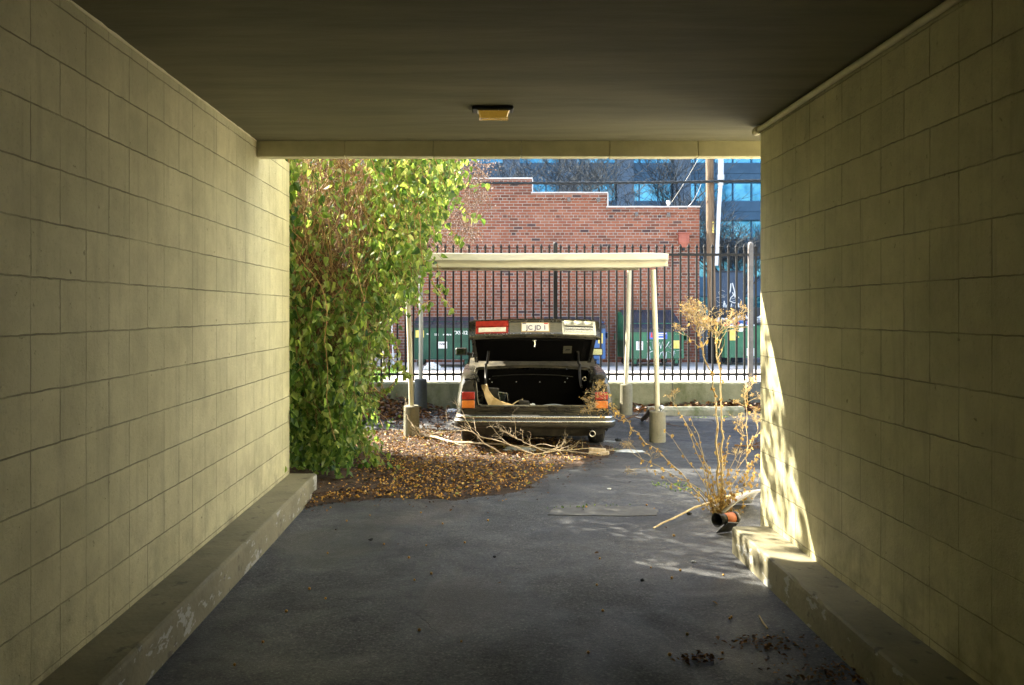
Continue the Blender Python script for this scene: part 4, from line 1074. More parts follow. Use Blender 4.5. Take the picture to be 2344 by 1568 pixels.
# exhaust
b = MB(); m = Matrix.Translation((.64,.0,.235)) @ Matrix.Rotation(R(90),4,'X')
b.tube([(.64,.26,.235),(.64,.16,.235),(.64,.02,.232)], .033, 16, cap=False); b.lathe([(.026,-.02),(.026,.03),(.034,.032),(.036,.025),(.036,-.02)], 18, m)
b.lathe([(.001,-.16),(.024,-.16),(.026,-.02)], 16, m)
ex = b.build('tailpipe', M['chrome'], car)
b = MB(); b.tube([(.60,.27,.235),(.45,.33,.225),(.30,.38,.21)], [.028,.028,.03], 10); b.tube([(.32,.40,.195),(.28,.40,.195),(-.18,.42,.195),(-.22,.42,.195)], [.04,.085,.085,.04], 14, flat=.7); b.build('muffler', M['blackpl'], ex)

# ---- things lying in the trunk (things of their own)
def CR(x, y, yl):                                   # a pixel of the enlarged crop at a depth behind the bumper, in world coordinates
    return P(954.5+.23917*x, 681.8+.23917*y, 9.35+yl)
def prismw(pix, yl, th, name, mat, label, cat, curve=None):
    pts = [CR(x, y, yl+(curve(i) if curve else 0)) for i, (x, y) in enumerate(pix)]
    b = MB(); b.prism(pts[::-1], (0,th,0)); return b.build(name, mat, label=label, cat=cat)
b = MB()
top = [(612,838),(668,828),(688,895),(735,955),(800,992),(880,1018),(960,1034),(1040,1040)]
bot = [(622,870),(640,905),(655,960),(690,1045),(760,1052),(860,1052),(950,1050),(1035,1048)]
n = len(top); A = [CR(x, y, .46-.20*(i/7)**.7) for i, (x, y) in enumerate(top)]; B = [CR(x, y, .40-.17*(i/7)**.7) for i, (x, y) in enumerate(bot)]
A2 = [p+Vector((.004,.012,.004)) for p in A]; B2 = [p+Vector((0,.012,0)) for p in B]
b.add(A+B+A2+B2, [(i+1,i,i+n,i+n+1) for i in range(n-1)]+[(i+2*n,i+1+2*n,i+3*n+1,i+3*n) for i in range(n-1)]+[(i,i+1,i+1+2*n,i+2*n) for i in range(n-1)])
tp = b.build('trim_panel', M['tan'], label='curved tan trim panel bent up inside the open car trunk', cat='trim panel')
q = CR(652, 856, .43); b = MB(); b.lathe([(.004,0),(.011,.001),(.012,-.004)], 10, Matrix.Translation(q+Vector((0,-.012,0))) @ Matrix.Rotation(R(90),4,'X')); b.build('hole', M['lampmet'], tp)
prismw([(684,862),(782,872),(792,925),(845,1010),(760,985),(705,930)], .50, .10, 'plastic_tray', M['blackpl'], 'black plastic tray behind the tan panel in the trunk', 'tray')
b = MB(); c_ = CR(818, 945, .42); b.bbox((-.050,-.04,-.052),(.050,.06,.052), .008, Matrix.Translation(c_) @ Matrix.Rotation(R(14),4,'Y') @ Matrix.Rotation(R(-20),4,'Z'))
o = b.build('storage_box', M['glass'], label='smoky grey plastic box leaning on the tan panel in the trunk', cat='box')
b = MB(); 
for s_ in (-1,1): b.tube([c_+Vector((s_*.05,-.045,.05)), c_+Vector((s_*.045+.02,-.045,-.05))], .004, 5)
b.tube([c_+Vector((-.045,-.045,.055)), c_+Vector((.055,-.045,.040))], .004, 5); b.build('edge', M['panel'], o)
b = MB(); c_ = CR(1025, 1005, .40); b.bbox((-.06,-.05,-.025),(.06,.05,.03), .01, Matrix.Translation(c_) @ Matrix.Rotation(R(8),4,'Y')); b.build('jack_case', M['blackpl'], label='small black case on the trunk floor by the middle', cat='case')
b = MB(); b.tube([CR(915,1020,.38), CR(960,990,.42), CR(1015,970,.46)], .007, 6); b.build('stick', M['straw'], label='thin stick lying on the trunk floor beside the black case', cat='stick')
lump(CR(1110,1026,.34), .022, 5, (1.4,1,.8)).build('paper_scrap', M['trash1'], label='crumpled pale paper scrap in the trunk beside the black case', cat='paper')
b = MB(); b.grid(lambda u, v: CR(1200+330*u, 1035-12*math.sin(u*5)-8*v, .30+.15*v), 12, 3); b.build('paper_sheet', M['trash2'], label='wrinkled grey sheet lying along the sill inside the trunk', cat='paper', solid=.002)

# ================================================================ leaf litter, berries
def inside(poly, x, y):
    c = False; n = len(poly)
    for i in range(n):
        x0, y0 = poly[i]; x1, y1 = poly[(i+1)%n]
        if (y0 > y) != (y1 > y) and x < (x1-x0)*(y-y0)/(y1-y0)+x0: c = not c
    return c
LP = [tuple(G(x, y).xy) for x, y in ((640,1180),(700,1166),(760,1152),(860,1143),(950,1149),(1030,1146),(1120,1135),(1200,1124),(1235,1104),(1270,1086),(1330,1066),(1395,1044),(1420,1030),(1330,1012),(1180,990),(1050,985),(960,960),(860,948),(700,940),(560,960),(560,1180))]
def dens(x, y):
    if not inside(LP, x, y): return 0
    return 1
# leaf mould sheet
b = MB(); nx, ny = 170, 150; xa, xb_, ya, yb_ = -3.2, 1.7, 6.2, 11.2; vs = []; keep = []
for i in range(nx+1):
    for j in range(ny+1):
        x = xa+(xb_-xa)*i/nx; y = ya+(yb_-ya)*j/ny
        nz = noise.noise((x*2.2, y*2.2, 9))*.20+noise.noise((x*7, y*7, 9))*.10+noise.noise((x*19, y*19, 9))*.05
        k = inside(LP, x+nz, y+nz); keep.append(k)
        h = .005+.016*abs(noise.noise((x*5,y*5,1)))+.012*noise.noise((x*16,y*16,1))
        if x < -.7 and y < 9: h += .06*max(0, min(1, -x-.7))
        if not inside(LP, x, y-.3): h *= .35
        vs.append((x, y, gz(x,y)+(max(.003, h) if k else -.004)))
fs = []
for i in range(nx):
    for j in range(ny):
        q = (i*(ny+1)+j, (i+1)*(ny+1)+j, (i+1)*(ny+1)+j+1, i*(ny+1)+j+1)
        if sum(keep[t] for t in q) >= 2: fs.append(q)
b.add(vs, fs, False); b.build('leaf_mould', M['earth'], kind='stuff', label='brown layer of rotted leaves spread over the asphalt', cat='leaf litter')
def dead_leaf(b, p, s, r):
    a = r.uniform(0, 2*PI); t = r.uniform(-.5,.5); u = r.uniform(-.5,.5)
    m = Matrix.Rotation(a,3,'Z') @ Matrix.Rotation(t,3,'X') @ Matrix.Rotation(u,3,'Y')
    c = r.uniform(.1,.35)*s
    q = [(-.0,-.5*s,0),(.30*s,-.1*s,c),(.22*s,.25*s,c*.8),(0,.5*s,c*.3),(-.22*s,.25*s,c*.8),(-.30*s,-.1*s,c)]
    b.add([p+m @ Vector(v) for v in q], [(0,1,2,3),(0,3,4,5)])
b = MB(); rn = []; r = random.Random(5); cnt = 0
while cnt < 9500:
    x, y = r.uniform(-2.4, 1.6), r.uniform(6.3, 11)
    nz = noise.noise((x*2.2, y*2.2, 9))*.16+noise.noise((x*7, y*7, 9))*.06
    if not inside(LP, x+nz, y+nz) or r.random() < max(0, (x+.1)*.55): continue
    if r.random() < .25 and noise.noise((x*3,y*3,4)) < 0: continue
    dead_leaf(b, Vector((x, y, gz(x,y)+r.uniform(.012,.045))), r.uniform(.016,.046), r); cnt += 1
    v = min(1, max(0, r.gauss(.50,.27))); rn += [v, v]
for i in range(2600):                               # thinning out past the edge
    x, y = r.uniform(-1.9, 2.0), r.uniform(5.9, 9.2)
    if inside(LP, x, y): continue
    d_ = abs(r.gauss(0,.16)); a_ = math.atan2(8.2-y, -.4-x)
    if not inside(LP, x+math.cos(a_)*d_, y+math.sin(a_)*d_): continue
    dead_leaf(b, Vector((x, y, gz(x,y)+.006)), r.uniform(.010,.030), r); v = r.random()*.8; rn += [v, v]
for i in range(150):                                # strays on the asphalt
    x, y = r.uniform(-1.2, 4), r.uniform(4.2, 12); 
    if r.random() < .4: x = r.uniform(.8,3.8); y = r.uniform(8,12.5)
    dead_leaf(b, Vector((x, y, gz(x,y)+.008)), r.uniform(.012,.035), r); v = r.random()*.8; rn += [v, v]
b.build('leaf_litter', M['litter'], kind='stuff', rnd=rn, label='carpet of brown and yellow dead leaves on the ground before the car', cat='leaf litter')
# heaps: bigger leaves against the low wall, at the left and behind the parking stop
b = MB(); rn = []
for i in range(1500):
    if i < 950:
        x = r.gauss(-1.55,.45); y = r.uniform(12.2,13.62); h = max(0, .30-.22*abs(x+1.75))*max(0, 1-(13.65-y)/1.3); z = gz(x,y)+h*r.random()+.02
        if x > -.45: z = gz(x,y)+.02
    else:
        x = r.uniform(2.3,4.7); y = r.uniform(13.15,13.62); z = gz(x,y)+.11*r.random()*max(.2, 1-(13.65-y)/.5)+(.05 if x > 3.3 else 0)*r.random()
    dead_leaf(b, Vector((x,y,z+.01)), r.uniform(.05,.12), r); v = min(1, max(0, r.gauss(.35,.2))); rn += [v, v]
for i in range(700):
    x = r.uniform(-1.5,.3); y = r.uniform(11,13.5); dead_leaf(b, Vector((x,y,gz(x,y)+.012)), r.uniform(.02,.07), r); v = r.random()*.5; rn += [v, v]
b.build('leaf_heap', M['litter'], kind='stuff', rnd=rn, label='heaps of big curled brown leaves along the low concrete wall', cat='leaf litter')
b = MB(); cnt = 0; ico = [(0,0,1),(.89,0,.45),(.28,.85,.45),(-.72,.53,.45),(-.72,-.53,.45),(.28,-.85,.45),(.72,.53,-.45),(-.28,.85,-.45),(-.89,0,-.45),(-.28,-.85,-.45),(.72,-.53,-.45),(0,0,-1)]
icf = [(0,1,2),(0,2,3),(0,3,4),(0,4,5),(0,5,1),(1,6,2),(2,7,3),(3,8,4),(4,9,5),(5,10,1),(6,7,2),(7,8,3),(8,9,4),(9,10,5),(10,6,1),(11,7,6),(11,8,7),(11,9,8),(11,10,9),(11,6,10)]
while cnt < 1150:
    x, y = r.uniform(-1.7, 1.6), 6.35+abs(r.gauss(0,1.1))
    stray = cnt > 1110
    if stray: x, y = r.uniform(-1.2,1.5), r.uniform(3.5,6.6)
    elif not inside(LP, x, y): continue
    s_ = r.uniform(.0055,.0095); z = gz(x,y)+(s_ if stray else r.uniform(.015,.04))
    b.add([(x+a*s_, y+c*s_, z+d*s_) for a, c, d in ico], icf, True); cnt += 1
b.build('fallen_berries', M['berry'], kind='stuff', label='hundreds of small orange berries scattered over the leaf litter', cat='berries')
# rotten clumps near the camera
b = MB(); rn = []
for (cx, cy, sx_, sy_, n_) in ((1765,1478,.16,.11,110),(1890,1545,.20,.11,120),(1600,1510,.10,.05,60)):
    c_ = G(cx, cy)
    for i in range(n_):
        x = c_.x+r.gauss(0,sx_*.6); y = c_.y+r.gauss(0,sy_*.6); dead_leaf(b, Vector((x,y,r.uniform(.003,.014))), r.uniform(.012,.032), r); v = .25+r.random()*.5; rn += [v, v]
b.build('rotten_leaves', M['litter'], kind='stuff', rnd=rn, label='dark rotten leaf clumps on the passage floor near the darker wall', cat='leaf litter')
# ================================================================ the thicket of vines on the left
OUT = [(330,1080),(365,1052),(430,1032),(500,1005),(560,980),(600,957),(650,940),(700,900),(760,872),(800,852),(850,828),(900,832),(950,815),(1000,800),(1100,760)]
def xlim(yd):
    for (a, va), (b_, vb) in zip(OUT[:-1], OUT[1:]):
        if yd <= b_: return va+(vb-va)*max(0, yd-a)/(b_-a)
    return 760
def scr(p): s_ = F/p[1]; return VX+p[0]*s_, VY-(p[2]-CAMH)*s_
def leaf(b, p, s, dirv, r, fold=.18):
    d = Vector(dirv)+Vector((r.uniform(-.7,.7), r.uniform(-.7,.7), r.uniform(-.5,.5))); d.normalize()
    a = Vector((r.uniform(-1,1), r.uniform(-1,1), r.uniform(-.3,.3))); a = (a-d*a.dot(d))
    if a.length < 1e-3: a = Vector((1,0,0))
    a.normalize(); n_ = d.cross(a)
    f = fold*s
    q = [p, p+d*.18*s+a*.36*s+n_*f, p+d*.58*s+a*.33*s+n_*f*.8, p+d*1.05*s-n_*.12*s, p+d*.58*s-a*.33*s+n_*f*.8, p+d*.18*s-a*.36*s+n_*f]
    b.add(q, [(0,1,2,3),(0,3,4,5)])
r = random.Random(21)
vine = thing('vine_thicket', 'tall sunlit mass of green leafy vines and brown stems hanging beside the bright wall', 'vines', (0,0,0))
stems = MB(); leaves = MB(); ln = []; fl = MB(); fn = []; tw = MB()
def ok(p, slack=0):
    x, y = scr(p)
    return x < xlim(y)+slack and (p.x < XL-.04 or p.y > YL+.05)
def add_leaf(p, s, bias=0):
    leaf(leaves, p, s, (0,-.25,-.8), r); v = min(1, max(0, r.gauss(.48+bias,.22))); ln.extend([v, v])
# hanging stems
nst = 0
for i in range(620):
    Y = r.uniform(7.0, 9.5); top = r.uniform(2.2, 4.0)
    x0_ = r.uniform(-3.0, -.1) if i > 200 else r.uniform(-1.9,-.7)
    p = Vector((x0_, Y, top)); pts = [p.copy()]
    d = Vector((r.uniform(-.25,.45), r.uniform(-.35,.2), -1)); n_ = r.randint(8, 26); ph = r.uniform(0,9)
    for k in range(n_):
        d += Vector((r.uniform(-.32,.32), r.uniform(-.25,.25), r.uniform(-.15,.15))); d.z = min(d.z, -.15); d.normalize()
        p = p+d*.12
        if p.z < gz(p.x,p.y)+.05 or not ok(p, 22*math.sin(ph+k*.3)): break
        pts.append(p.copy())
    if len(pts) < 4 or not ok(pts[0], 60): continue
    nst += 1
    big = r.random() < .22
    stems.tube(pts, [(.0052 if big else .0030)*(1-.6*k/len(pts)) for k in range(len(pts))], 4, cap=False)
    for q in pts[2:]:
        sx_, sy_ = scr(q)
        # the upper left is mostly bare stems
        pr = .92 if sx_ > 850 or sy_ > 680 else .20
        for _ in range(2):
            if r.random() < pr: add_leaf(q+Vector((r.uniform(-.05,.05), r.uniform(-.07,.03), r.uniform(-.05,.03))), r.uniform(.042,.088))
        if r.random() < (.16 if sx_ > 900 and sy_ < 560 else .05) and 840 < sx_ < 1060: 
            for _ in range(5): leaf(fl, q+Vector((r.uniform(-.04,.04), r.uniform(-.04,.04), r.uniform(-.04,.04))), r.uniform(.02,.035), (0,-.5,.3), r); fn.extend([r.random()]*2)
# leaf clusters filling the body of the thicket
for i in range(1500):
    yd = r.uniform(340, 1010); Y = r.uniform(7.2, 9.6)
    xd = xlim(yd)-abs(r.gauss(0, 95))+18*noise.noise((yd*.02, Y, 3))*2
    if xd < 650 or (xd < 840 and yd < 640 and r.random() < .7): continue
    c_ = P(xd, yd, Y)
    if c_.z < gz(c_.x,c_.y)+.05 or noise.noise(c_*2.2) < -.22: continue
    for k in range(r.randint(3, 7)):
        q = c_+Vector((r.gauss(0,.07), r.gauss(0,.07), r.gauss(0,.09)))
        add_leaf(q, r.uniform(.035,.082), .1*noise.noise(c_*1.4))
    e = c_+Vector((r.uniform(-.25,.1), r.uniform(-.1,.2), r.uniform(.1,.35))); tw.tube([c_, (c_+e)/2+Vector((.02,0,.03)), e], .0028, 3, cap=False)
# loose sprays reaching past the outline
for (xa, ya, xb, yb, Y) in ((1010,470,1060,545,8.6),(1020,380,1110,420,9),(1000,600,1020,660,9),(960,560,1030,700,8.8),(1040,440,1100,490,8.9),(880,760,915,830,8.4),(850,880,905,870,8.6),(800,830,870,920,8.2),
                          (905,770,935,858,8.7),(720,640,700,760,7.2),(940,650,985,690,8.6),(900,700,870,900,8.5)):
    a, c_ = P(xa,ya,Y), P(xb,yb,Y+r.uniform(-.2,.2)); pts = [a.lerp(c_, k/8)+Vector((0,0,-.10*math.sin(PI*k/8)+r.uniform(-.015,.015))) for k in range(9)]
    stems.tube(pts, .0045, 4, cap=False)
    for q in pts:
        for _ in range(2): add_leaf(q+Vector((r.uniform(-.03,.03), r.uniform(-.04,.02), r.uniform(-.04,.02))), r.uniform(.045,.085), .1)
# shoots sprawling over the ground
for (xa, ya, xb, yb, hgt) in ((680,980,885,1082,.25),(700,960,880,1070,.35),(690,1010,840,1085,.2),(720,930,890,968,.28),(760,950,880,985,.35),(670,1040,800,1062,.2),(700,990,860,1040,.35),(665,1060,720,1095,.12),(740,1000,850,1072,.25),(690,950,800,1000,.4),(670,1020,770,1080,.3),(720,980,820,1030,.4),(675,1000,760,1040,.4)):
    a, c_ = G(xa, ya), G(xb, yb); a.z += .35; c_.z += .03
    pts = []
    for k in range(15):
        t = k/14; q = a.lerp(c_, t); q.z += hgt*math.sin(PI*t)*.7+r.uniform(-.01,.01); q += Vector((r.uniform(-.02,.02), r.uniform(-.02,.02), 0)); pts.append(q)
    stems.tube(pts, [.006*(1-.6*k/15) for k in range(15)], 4, cap=False)
    for q in pts[1:]:
        for _ in range(7): add_leaf(q+Vector((r.gauss(0,.07), r.gauss(0,.07), r.uniform(-.08,.10))), r.uniform(.04,.088), -.05)
for i in range(650):                                # low tangle at the foot
    xd, yd = r.uniform(660, 830), r.uniform(830, 1075)
    if xd > 830-(yd-830)*.15: continue
    s_ = F/r.uniform(7.1, 8.6); c_ = P(xd, yd, F/s_)
    if c_.z < gz(c_.x,c_.y)+.02: continue
    for k in range(4): add_leaf(c_+Vector((r.gauss(0,.06), r.gauss(0,.06), r.gauss(0,.06))), r.uniform(.04,.08), -.08)
# vines gripping the wall end
for i in range(42):
    z = r.uniform(.3, 2.9); q = Vector((XL-.02+r.uniform(0,.05), YL+r.uniform(.0,.12), z))
    if r.random() < .6 and not (1.9 < z < 2.5 or z < 1.2): continue
    add_leaf(q, r.uniform(.05,.09), -.1)
stems.tube([(XL-.01, YL+.02, .3+i*.14+.0) for i in range(19)], .006, 4)
# brown twig mat behind, dense at the upper left
for i in range(5200):
    if r.random() < .7: xd, yd = r.uniform(640, 850), r.uniform(300, 900)
    else: yd = r.uniform(330, 940); xd = r.uniform(650, xlim(yd)-8)
    Y = r.uniform(7.6, 9.7); a = P(xd, yd, Y); L0 = r.uniform(.10,.40)
    if a.z < .05: continue
    d = Vector((r.uniform(-.6,.6), r.uniform(-.4,.4), r.uniform(-1,.6))).normalized()
    m_ = a+d*L0*.5+Vector((r.uniform(-.04,.04), r.uniform(-.04,.04), r.uniform(-.04,.04)))
    tw.tube([a, m_, a+d*L0+Vector((0,0,-.03))], r.uniform(.0014,.0030), 3, cap=False)
stems.build('stems', M['vinestem'], vine); leaves.build('leaves', M['leaf'], vine, rnd=ln); fl.build('blooms', M['flower'], vine, rnd=fn, kind='stuff'); tw.build('twigs', M['twig'], vine)
# dead inner core with the tree that carries it
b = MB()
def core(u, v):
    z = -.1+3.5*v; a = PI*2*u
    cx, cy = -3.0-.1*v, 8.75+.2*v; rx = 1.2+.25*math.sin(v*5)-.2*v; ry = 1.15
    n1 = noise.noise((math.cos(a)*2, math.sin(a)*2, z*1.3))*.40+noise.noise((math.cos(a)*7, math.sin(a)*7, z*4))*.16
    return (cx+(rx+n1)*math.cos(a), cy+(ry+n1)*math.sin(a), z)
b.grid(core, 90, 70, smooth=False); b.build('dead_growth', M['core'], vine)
b = MB(); b.tube([(-1.85,11.9,-.1),(-1.84,12.0,1.0),(-1.9,12.1,2.2),(-2.1,12.3,3.4),(-2.3,12.4,5.0)], [.115,.105,.10,.10,.08], 10); b.build('trunk', M['cable'], vine)
# crown above the passage roof, out of the picture but shading the yard
b = MB(); rn = []
for i in range(500):
    a = r.uniform(0,2*PI); q = Vector((-4.6+r.gauss(0,1.25), 9.3+r.gauss(0,1.1), 5.8+r.gauss(0,1.1)))
    if q.x > -.9 and q.z < 4.4: continue
    leaf(b, q, r.uniform(.10,.20), (0,0,-1), r); v = r.random(); rn += [v, v]
for i in range(48):                                  # hanging leaves added out of view to dapple the sun below
    c_ = Vector((r.uniform(-3.2,-1.62), r.uniform(7.0,8.8), r.uniform(3.1,6.2)))
    for k in range(7): leaf(b, c_+Vector((r.gauss(0,.10), r.gauss(0,.10), r.gauss(0,.16))), r.uniform(.06,.12), (0,0,-1), r); v = r.random(); rn += [v, v]
for i in range(70):  # more unseen leaves, added to dapple the sun wedge on the right wall
    c_ = Vector((r.uniform(-2.3,-1.62), r.uniform(7.2,8.0), r.uniform(3.7,5.3)))
    for k in range(6): leaf(b, c_+Vector((r.gauss(0,.05), r.gauss(0,.06), r.gauss(0,.12))), r.uniform(.05,.09), (0,0,-1), r); v = r.random(); rn += [v, v]
for i in range(330):  # leaf curtain added behind the wall end to shade the passage floor
    c_ = Vector((r.uniform(-2.1,-1.64), r.uniform(6.86,7.3), r.uniform(.5,3.5)))
    for k in range(6): leaf(b, c_+Vector((r.gauss(0,.07), r.gauss(0,.07), r.gauss(0,.12))), r.uniform(.05,.10), (0,0,-1), r); v = r.random(); rn += [v, v]
b.build('crown', M['leaf'], vine, rnd=rn)

# a second tree farther back, hidden by the vines, added to shade the left of the yard
t = thing('added_shade_tree', 'leafy tree added out of view behind the vine thicket to shade the yard', 'tree', (-4.2, 15.2, 0))
b = MB(); b.tube([(0,0,-.1),(.05,0,1.2),(0,.1,2.6),(.1,.1,4)], [.16,.14,.12,.07], 10); b.build('trunk', M['bark'], t)
b = MB(); rn = []
for i in range(4200):
    q = Vector((r.gauss(0,.75), r.gauss(0,1.0), 2.6+r.gauss(0,1.15)))
    if q.z < .5 or q.x > 1.9: continue
    leaf(b, q, r.uniform(.09,.18), (0,0,-1), r); v = r.random(); rn += [v, v]
b.build('crown', M['leaf'], t, rnd=rn)

# dry seed-covered branches in front of the brick wall
t = thing('dry_tree', 'pale brown seed-covered branches showing between the vines and the brick parapet', 'tree', (-2.6, 17, 0))
b = MB(); fk = MB(); rn = []; r2 = random.Random(3)
b.tube([(0,0,0),(.1,0,1.5),(.5,0,3.0),(1.1,0,4.4)], [.08,.07,.05,.03], 6)
t_ = b.build('trunk', M['twig'], t); b = MB()
for i in range(520):
    xd = r2.uniform(930, 1100)+r2.gauss(0,12); yd = r2.uniform(330, 570)
    if xd > 1140-max(0, yd-380)*.42: continue
    a = P(xd, yd, 17+r2.uniform(-.8,.8)); a.x += 2.6; a.y -= 17
    d = Vector((r2.uniform(-.1,1), r2.uniform(-.4,.4), r2.uniform(-.9,.5))).normalized()*r2.uniform(.2,.45)
    b.tube([a, a+d*.5+Vector((0,0,.03)), a+d], .0045, 3, cap=False)
    for k in range(11):
        q = a+d*r2.random()*1.1+Vector((r2.gauss(0,.05), r2.gauss(0,.05), r2.gauss(0,.05))); leaf(fk, q, r2.uniform(.022,.045), (0,0,-1), r2); v = r2.random(); rn += [v, v]
b.build('crown', M['twig'], t); fk.build('seed_heads', M['seed'], t, rnd=rn)

# ================================================================ dry weeds at the right
def weed(name, label, base, Y, stemlist, group=None, r=None, umb=()):
    t = thing(name, label, 'dry weed', base, 0, group); r = r or random.Random(9)
    st_, lf, tb = MB(), MB(), MB(); rn = []
    def loc(x, y, yy=0): return P(x, y, Y+yy)-Vector(base)
    for pts, rad, dn in stemlist:
        dy = r.uniform(-.12,.12)
        ctrl = [loc(x, y, dy*(i/len(pts))) for i, (x, y) in enumerate(pts)]
        path = []
        for i in range(len(ctrl)-1):
            for k in range(5): path.append(ctrl[i].lerp(ctrl[i+1], k/5)+Vector((r.uniform(-.006,.006)+.012*math.sin(i*2.1+k*.9+rad*900), r.uniform(-.006,.006), .010*math.sin(k*1.3+rad*700))))
        path.append(ctrl[-1])
        st_.tube(path, [rad*(1-.65*i/len(path)) for i in range(len(path))], 5, cap=False)
        for q in path[1:]:
            for _ in range(int(dn)+(r.random() < dn % 1)):
                p = q+Vector((r.gauss(0,.007), r.gauss(0,.006), r.gauss(0,.012))); leaf(lf, p, r.uniform(.010,.034), (0,0,-1), r, .4); v = min(1,max(0,r.gauss(.45,.25))); rn.extend([v,v])
    def sprig(p, d, L, lv):
        q = p+d*L; st_.tube([p, p.lerp(q,.5)+Vector((r.gauss(0,.006), r.gauss(0,.006), 0)), q], .0020 if lv == 0 else .0010, 3, cap=False)
        if lv >= 3:
            for _ in range(1): leaf(lf, q+Vector((r.gauss(0,.006), r.gauss(0,.006), r.gauss(0,.006))), r.uniform(.004,.010), d, r, .5); v = r.uniform(.2,.9); rn.extend([v,v])
            return
        for _ in range(3): sprig(p+d*L*r.uniform(.45,1), (d+Vector((r.gauss(0,.5), r.gauss(0,.5), r.gauss(0,.3)))).normalized(), L*r.uniform(.45,.7), lv+1)
    for (x, y, dx, dy_, L, n_) in umb:
        p = loc(x, y)
        for _ in range(n_): sprig(p, (Vector((dx+r.gauss(0,.45), r.gauss(0,.35), dy_+r.gauss(0,.18)))).normalized(), L*r.uniform(.7,1.1), 0)
    st_.build('stalks', M['straw'], t); lf.build('dry_leaves', M['dry'], t, rnd=rn)
    return t
bz = G(1652, 1176)
r = random.Random(77)
S1 = [([(1648,1176),(1645,1060),(1640,947),(1628,870),(1609,796),(1600,765)], .0085, 1.2), ([(1654,1176),(1656,1060),(1652,982),(1646,863),(1641,782),(1640,735)], .0085, 1.2),
      ([(1600,765),(1594,735),(1590,700)], .004, .3), ([(1609,796),(1585,780),(1565,768)], .0035, .4), ([(1600,765),(1580,735),(1560,728)], .003, .3), ([(1609,796),(1622,775),(1620,760)], .003, .3), ([(1602,768),(1612,735),(1612,700)], .003, .3),
      ([(1641,782),(1660,745),(1697,714)], .0035, .2), ([(1641,775),(1625,755),(1612,735)], .0035, .2), ([(1643,800),(1665,755),(1690,725)], .003, .2), ([(1645,826),(1656,800),(1656,775)], .003, .2)]
for (tx, ty, rd, dn) in ((1470,1052,.004,2.6),(1478,1070,.003,1.5),(1545,925,.004,.8),(1560,950,.004,1),(1580,955,.004,.9),(1520,985,.003,.8),(1690,1060,.003,1.2),(1700,1000,.003,.8),(1735,985,.003,.8),(1732,1090,.003,1.2),(1668,1000,.004,1.6),(1640,1010,.004,1.6),(1660,1040,.004,2),(1625,1080,.003,1.4),(1690,1110,.003,1.4),(1610,1060,.003,1.2)):
    bx = 1652+r.uniform(-16,22); mx = bx+(tx-bx)*.45; my = 1176+(ty-1176)*.55
    S1.append(([(bx,1178),(mx,my+r.uniform(-8,8)),(tx,ty)], rd, dn))
for i in range(15):
    bx = 1652+r.uniform(-25,40); S1.append(([(bx,1180),(bx+r.uniform(-30,30),1140+r.uniform(-10,15)),(bx+r.uniform(-60,75),1095+r.uniform(-30,50))], .002, 1.2))
UM = [(1600,770,0,.9,.15,4),(1594,745,-.3,.8,.11,4),(1612,740,.2,.9,.10,2),(1568,768,-.5,.6,.08,2),(1582,735,-.4,.7,.11,3),
      (1640,770,0,.9,.13,4),(1640,765,-.6,.6,.12,3),(1640,765,.6,.6,.12,3),(1665,745,.7,.6,.10,2),(1685,725,.6,.5,.07,2),(1622,755,-.4,.8,.10,2),
      (1470,1052,-.7,.6,.12,2),(1478,1070,-.9,.2,.10,2),(1545,925,-.3,.9,.08,2),(1700,1000,.3,.9,.09,2),(1735,985,.1,.9,.09,2),(1690,1060,0,.9,.09,2)]
weed('dry_weed', 'tall golden dry weed with two feathery tops growing by the darker wall', bz, bz.y, S1, 'dry golden weeds', r, UM)
# the long stalk arching over to the car's tail lamp
bz2 = G(1626, 1168)
weed('dry_weed', 'long dry weed stalk leaning over to the right tail lamp of the car', bz2, bz2.y, [([(1626,1168),(1585,1115),(1540,1062),(1490,1020)], .006, 1.4), ([(1490,1020),(1450,985),(1425,952),(1400,925)], .004, 1.2),
      ([(1425,952),(1400,940),(1370,930)], .002, 1), ([(1410,935),(1395,905),(1385,885)], .002, .6), ([(1415,945),(1380,905),(1362,890)], .002, .6), ([(1440,970),(1395,945),(1370,945)], .002, .6)], 'dry golden weeds', r,
      [(1385,915,-.5,.5,.09,2),(1372,925,-.7,.1,.08,3),(1368,905,-.4,.8,.07,2),(1380,940,-.7,-.1,.08,2)])
bz3 = G(1708, 1150)
weed('dry_weed', 'slim dry weed close to the darker wall, right of the feathery one', bz3, bz3.y+.6, [([(1709,1150),(1707,1050),(1708,960),(1710,870)], .0045, 1.5), ([(1709,1040),(1725,1000),(1738,990)], .003, 1.6), ([(1708,1100),(1722,1060),(1740,1040)], .003, 3), ([(1708,1140),(1716,1110),(1726,1075)], .003, 5), ([(1709,1140),(1700,1100),(1712,1060)], .003, 5), ([(1707,1000),(1690,985),(1680,965)], .002, 1)],
     'dry golden weeds', r, [(1710,895,.0,.9,.10,3),(1712,920,.5,.6,.10,3),(1706,930,-.5,.6,.08,2),(1715,950,.7,.3,.08,2),(1690,975,-.3,.8,.08,2)])

